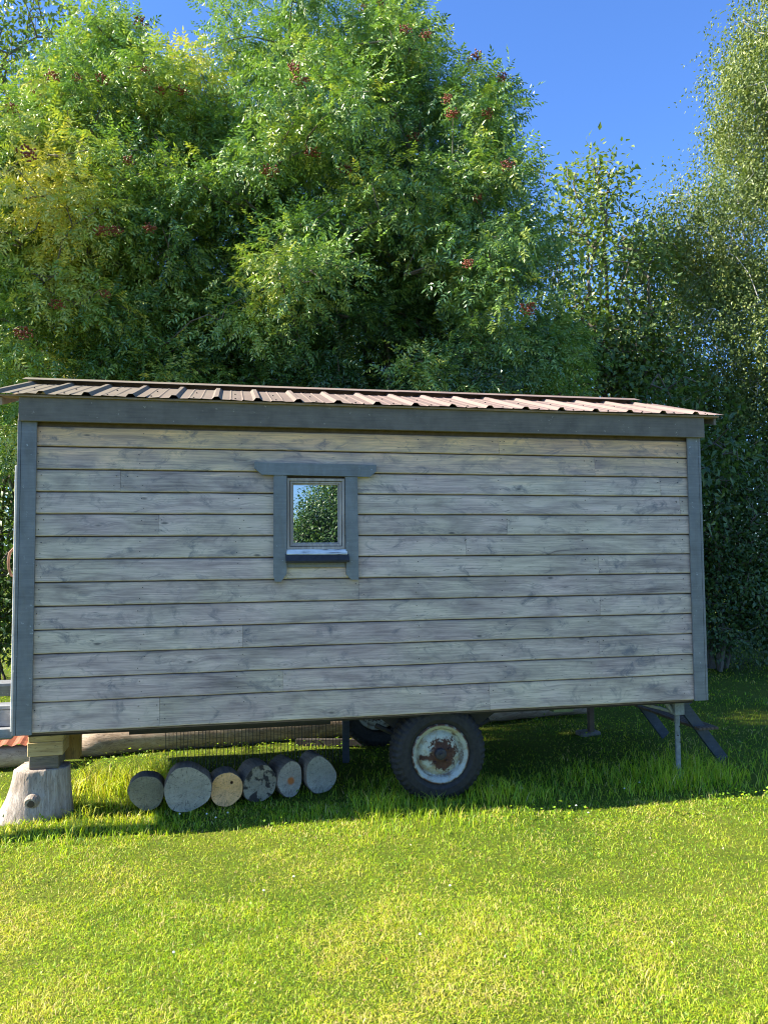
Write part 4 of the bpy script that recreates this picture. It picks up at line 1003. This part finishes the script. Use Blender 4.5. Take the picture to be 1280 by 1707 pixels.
# birch at right
base5 = (7.3, 13.5, 0)
blobs5 = [B(1215, 130, 13.2, .35, .4, .5), B(1150, 300, 13.0, .4, .5, .35), B(1350, 60, 13.4, 1.35, 1.3, 1.2), B(1300, 200, 13.3, 1.05, 1.2, 1.1), B(1245, 190, 13.2, .55, .6, .8), B(1330, 380, 13.2, 1.8, 1.5, 1.4), B(1180, 390, 13.0, .9, .9, .85), B(1110, 360, 13.0, .45, .6, .45), B(1200, 540, 12.9, 1.45, 1.2, 1.2), B(1120, 490, 13.1, .7, .7, .8), B(1300, 660, 12.8, 1.6, 1.2, 1.3), B(1170, 700, 12.8, 1.2, 1.0, 1.0), B(1420, 250, 13.4, 1.6, 1.3, 1.7), B(1420, 650, 13.2, 1.5, 1.2, 1.6)]
r5 = np.random.default_rng(25)
trunk5 = [[np.array([7.3, 13.5, -.05]), np.array([7.25, 13.45, 1.5]), np.array([7.35, 13.4, 3.2]), np.array([7.3, 13.4, 5.4]), np.array([7.4, 13.3, 7.8]), np.array([7.5, 13.3, 10.2])]] + stems_from((7.0, 13.2, 0), [at(1120, 340, 13), at(1200, 480, 12.9), at(1200, 130, 13.2)], r5, spread=.3)
tf5 = lambda O: .38 + .12 * np.clip((O[:, 2] - 5) / 3, -1, 1) + .45 * (vnoise(O[:, 0], O[:, 2], 1.5, 15) - .5)
def strands(r):
    P, d, k, bi = boughs(blobs5, 5200, 14, .42, .6, r)
    O = []; Dr = []
    ns = 3; nl = 15
    P = np.repeat(P, ns, 0) + r.normal(0, .13, (len(P) * ns, 3)); Ln = r.uniform(.2, 1.0, len(P)); sway = r.normal(0, .16, (len(P), 2))
    t = np.linspace(0, 1, nl)[None, :]
    X = P[:, 0:1] + sway[:, 0:1] * t ** 1.5 + r.normal(0, .035, (len(P), nl)); Y = P[:, 1:2] + sway[:, 1:2] * t + r.normal(0, .035, (len(P), nl)); Z = P[:, 2:3] - Ln[:, None] * t
    O = np.stack([X, Y, Z], -1).reshape(-1, 3); n = len(O)
    Dr = unit(r.normal(size=(n, 3)) * .8 + np.array([0, 0, -.9])); Up = unit(r.normal(size=(n, 3)) + np.array([-.3, -.8, .3]))
    k = O[:, 2] > .3; O, Dr, Up = O[k], Dr[k], Up[k]; n = len(O)
    return O, Dr, Up, r.uniform(.045, .072, n), np.clip(tf5(O) + r.normal(0, .13, n), 0, 1)
tree('birch_tree', 'tall silver birch with fine drooping olive-green leaves at the right edge', 'tree', base5, trunk5, blobs5, 1300, 26, .24, 35, M_BIRCH, 'ov', (.05, .075), tf5, bark=M_BIRCHBARK, droop=.7, extra=strands, tips=.003)

# dense shrubs low behind the right end of the wagon and along the back
def shrub(label, px, y, rx, ry, h, n, seed, tint=.3, group='dense shrubs growing under the trees', leafs=(.05, .09), m=None, each=26):
    c = at(px, 900, y); base = (float(c[0]), float(c[1]), 0)
    r = np.random.default_rng(seed)
    bl = [((base[0], base[1], h * .25), (rx * .9, ry * .9, h * .3)), ((base[0], base[1], h * .45), (rx, ry, h * .5)), ((base[0] - rx * .35, base[1] - ry * .2, h * .62), (rx * .6, ry * .6, h * .38)), ((base[0] + rx * .4, base[1], h * .55), (rx * .6, ry * .7, h * .42))]
    tops = [(base[0] + r.uniform(-.6, .6) * rx, base[1] + r.uniform(-.5, .5) * ry, h * r.uniform(.5, .9)) for i in range(6)]
    tree('shrub', label, 'shrub', base, stems_from(base, tops, r, spread=.2), bl, n, each, .17, seed + 50, m or M_CHERRY, 'ov', leafs, lambda O: tint + .15 * (vnoise(O[:, 0], O[:, 2], 2.5, seed) - .5), droop=.3, group=group)
shrub('dark green shrub directly behind the right end of the wagon', 1190, 11.3, 1.15, .8, 3.2, 1100, 61, .25)
shrub('leafy shrub at the right edge under the birch', 1330, 11.9, 1.3, .9, 3.6, 1100, 62, .32)
shrub('low shrub hidden mostly by the wagon under the sparse bird cherry', 1010, 12.0, 1.5, .8, 3.2, 700, 63, .3)
shrub('shrub behind the middle of the wagon under the main rowan', 700, 12.0, 1.7, .8, 3.0, 700, 64, .3)
shrub('shrub behind the long logs under the left rowan', 260, 11.8, 1.6, .8, 2.9, 600, 65, .3)

shrub('leafy shrub at the left edge beyond the grey drawbar', -25, 10.4, .75, .6, 2.7, 260, 66, .35)

# bushy tree behind the photographer, mirrored in the pane
base6 = (4.6, -8.2, 0)
blobs6 = [((4.9, -8.0, 2.1), (1.7, 1.2, 1.9)), ((5.3, -8.0, 3.2), (1.1, 1.0, 1.3)), ((3.5, -8.0, 1.5), (.8, .9, 1.2)), ((4.3, -8.0, 2.3), (.6, .8, .7)), ((3.0, -8.3, 1.0), (1.0, .8, 1.0))]
r6 = np.random.default_rng(26)
tree('garden_bush', 'rounded green garden bush mirrored in the window pane', 'bush', base6, stems_from(base6, [(4.6, -8, 2.6), (5.3, -8, 3.4), (3.6, -8, 2.2), (5.0, -8, 2.0)], r6), blobs6, 3000, 26, .16, 36, M_ROWAN, 'ov', (.07, .11), lambda O: .16 + .3 * (vnoise(O[:, 0], O[:, 2], 2, 4) - .5), droop=.3)

# ------------------------------------------------------------------ small things in the grass
def flower(n, seed):
    r = np.random.default_rng(seed); first = None
    mb = MB()
    for i in range(16):
        d = unit(r.normal(size=3) + np.array([0, 0, .6])) * .008
        mb.tube([(0, 0, .035), (d[0], d[1], .035 + d[2])], [.002, .003], 5)
    spots = [(1265, 0), (345, 1352), (360, 1358), (380, 1350), (497, 1258), (300, 1352), (700, 1550), (750, 1470), (440, 1478), (960, 1338), (980, 1350), (1115, 1300), (820, 1305), (870, 1310), (1040, 1310), (1065, 1300), (290, 1580), (490, 1455)]
    for (px, py) in spots[1:]:
        q = at(px, py, 5.0); d = q - np.array([0, 0, HC]); p = np.array([0, 0, HC]) + d * (-(HC - .045) / d[2])
        if first is None:
            o = thing('clover_flower', 'small white clover flower head in the grass', 'flower', (p[0], p[1], 0), 0, 'white clover flowers scattered in the lawn'); o.scale = (.75,) * 3
            mb.build('flower_head', m_simple('clover_white', (.72, .70, .62), .7), o)
            s = MB(); s.tube([(0, 0, 0), (0, 0, .036)], .0012, 5); s.build('stalk', M_STALK, o); first = o
        else:
            o = first.copy(); COL.objects.link(o); o.location = (p[0], p[1], 0)
            for ch in list(first.children):
                c = ch.copy(); COL.objects.link(c); c.parent = o
M_STALK = m_simple('stalk_green', (.08, .16, .03), .7)
flower(16, 1)
# fallen leaves and clover patches in the lawn
n = 2600; x, y = scatter(n, -3.5, 3.5, 2.2, 5.2); k = rng.random(n) < .5
P = np.stack([x, y, np.full(n, .018)], -1); Dr = unit(np.stack([rng.normal(size=n), rng.normal(size=n), rng.normal(size=n) * .25], -1)); Up = unit(np.stack([rng.normal(size=n) * .3, rng.normal(size=n) * .3, np.ones(n)], -1))
M_LITTER = m_leaf('fallen_leaves', [(0, (.20, .07, .03)), (.5, (.36, .20, .07)), (1, (.42, .36, .22))], .2, .05)
k = rng.random(n) < .22
V, F, t = place(OV_V, OV_F, P[k], Dr[k], Up[k], rng.uniform(.006, .020, k.sum()), rng.random(k.sum()))
link('fallen_leaves', mesh_np('fallen_leaves', V, F, [M_LITTER], {'tint': t}), kind='stuff', label='small dry fallen leaves scattered in the mown lawn', category='leaf litter')
n = 22000; x, y = scatter(n, -3.6, 3.6, 2.1, 5.3); q = vnoise(x, y, 5.5, 41) * .6 + vnoise(x, y, 1.6, 42) * .4
k = rng.random(n) < np.clip(q * 3.2 - 1.75, 0, 1); x, y = x[k], y[k]; n = len(x)
P = np.stack([x, y, rng.uniform(.008, .020, n)], -1); Dr = unit(np.stack([rng.normal(size=n), rng.normal(size=n), rng.normal(size=n) * .25 + .05], -1)); Up = unit(np.stack([rng.normal(size=n) * .35, rng.normal(size=n) * .35, np.ones(n)], -1))
V, F, t = place(OV_V * np.array([1, 1.7, 1]), OV_F, P, Dr, Up, rng.uniform(.006, .016, n), np.clip(rng.normal(.30, .09, n), 0, 1))
link('clover_leaves', mesh_np('clover_leaves', V, F, [M_GRASS], {'tint': t}), kind='stuff', label='patches of small clover leaves in the mown lawn', category='clover')
# low leafy weeds (clover, buttercup) in the long grass
n = 9000; u = rng.uniform(-.4, 6.2, n); w = rng.uniform(-.5, 2.4, n); x = X0 + u * cY - w * sY; y = Y0 + u * sY + w * cY
k = rng.random(n) < np.clip(vnoise(x, y, 2.6, 31) * 2.4 - 1.1, 0, 1); x, y = x[k], y[k]; n = len(x)
P = np.stack([x, y, rng.uniform(.01, .055, n)], -1); Dr = unit(np.stack([rng.normal(size=n), rng.normal(size=n), rng.normal(size=n) * .3 + .1], -1)); Up = unit(np.stack([rng.normal(size=n) * .4, rng.normal(size=n) * .4, np.ones(n)], -1))
V, F, t = place(OV_V * np.array([1, 1.5, 1]), OV_F, P, Dr, Up, rng.uniform(.012, .03, n), np.clip(rng.normal(.28, .1, n), 0, 1))
link('leafy_weeds', mesh_np('leafy_weeds', V, F, [M_GRASS], {'tint': t}), kind='stuff', label='low leafy weeds growing among the long grass', category='weeds')

# darker trees that close the view behind the rowans
for i_, (lab_, bx_, by_, h_, n_, rx_) in enumerate([('dark broad-leaved tree filling the gaps behind the main rowan', -.4, 13.2, 7.2, 1500, 2.4), ('dark broad-leaved tree behind the left rowan and its yellow branch', -5.0, 13.0, 6.6, 1300, 2.2), ('low tree between the main rowan and the birch, below the open sky', 4.4, 14.5, 5.6, 1300, 2.4)]):
    r_b = np.random.default_rng(80 + i_)
    bl_ = [((bx_, by_, h_ * .42), (rx_, 1.1, h_ * .42)), ((bx_ + .5, by_, h_ * .70), (rx_ * .72, 1.0, h_ * .28)), ((bx_ - .9, by_ - .2, h_ * .6), (rx_ * .6, .9, h_ * .3))]
    tree('garden_tree', lab_, 'tree', (bx_, by_, 0), stems_from((bx_, by_, 0), [(bx_ + r_b.uniform(-1, 1) * rx_ * .6, by_, h_ * r_b.uniform(.5, .9)) for q_ in range(6)], r_b), bl_, n_, 22, .2, 90 + i_, M_CHERRY, 'ov', (.07, .12), lambda O: .36 + .15 * (vnoise(O[:, 0], O[:, 2], 2, 4) - .5), droop=.3)
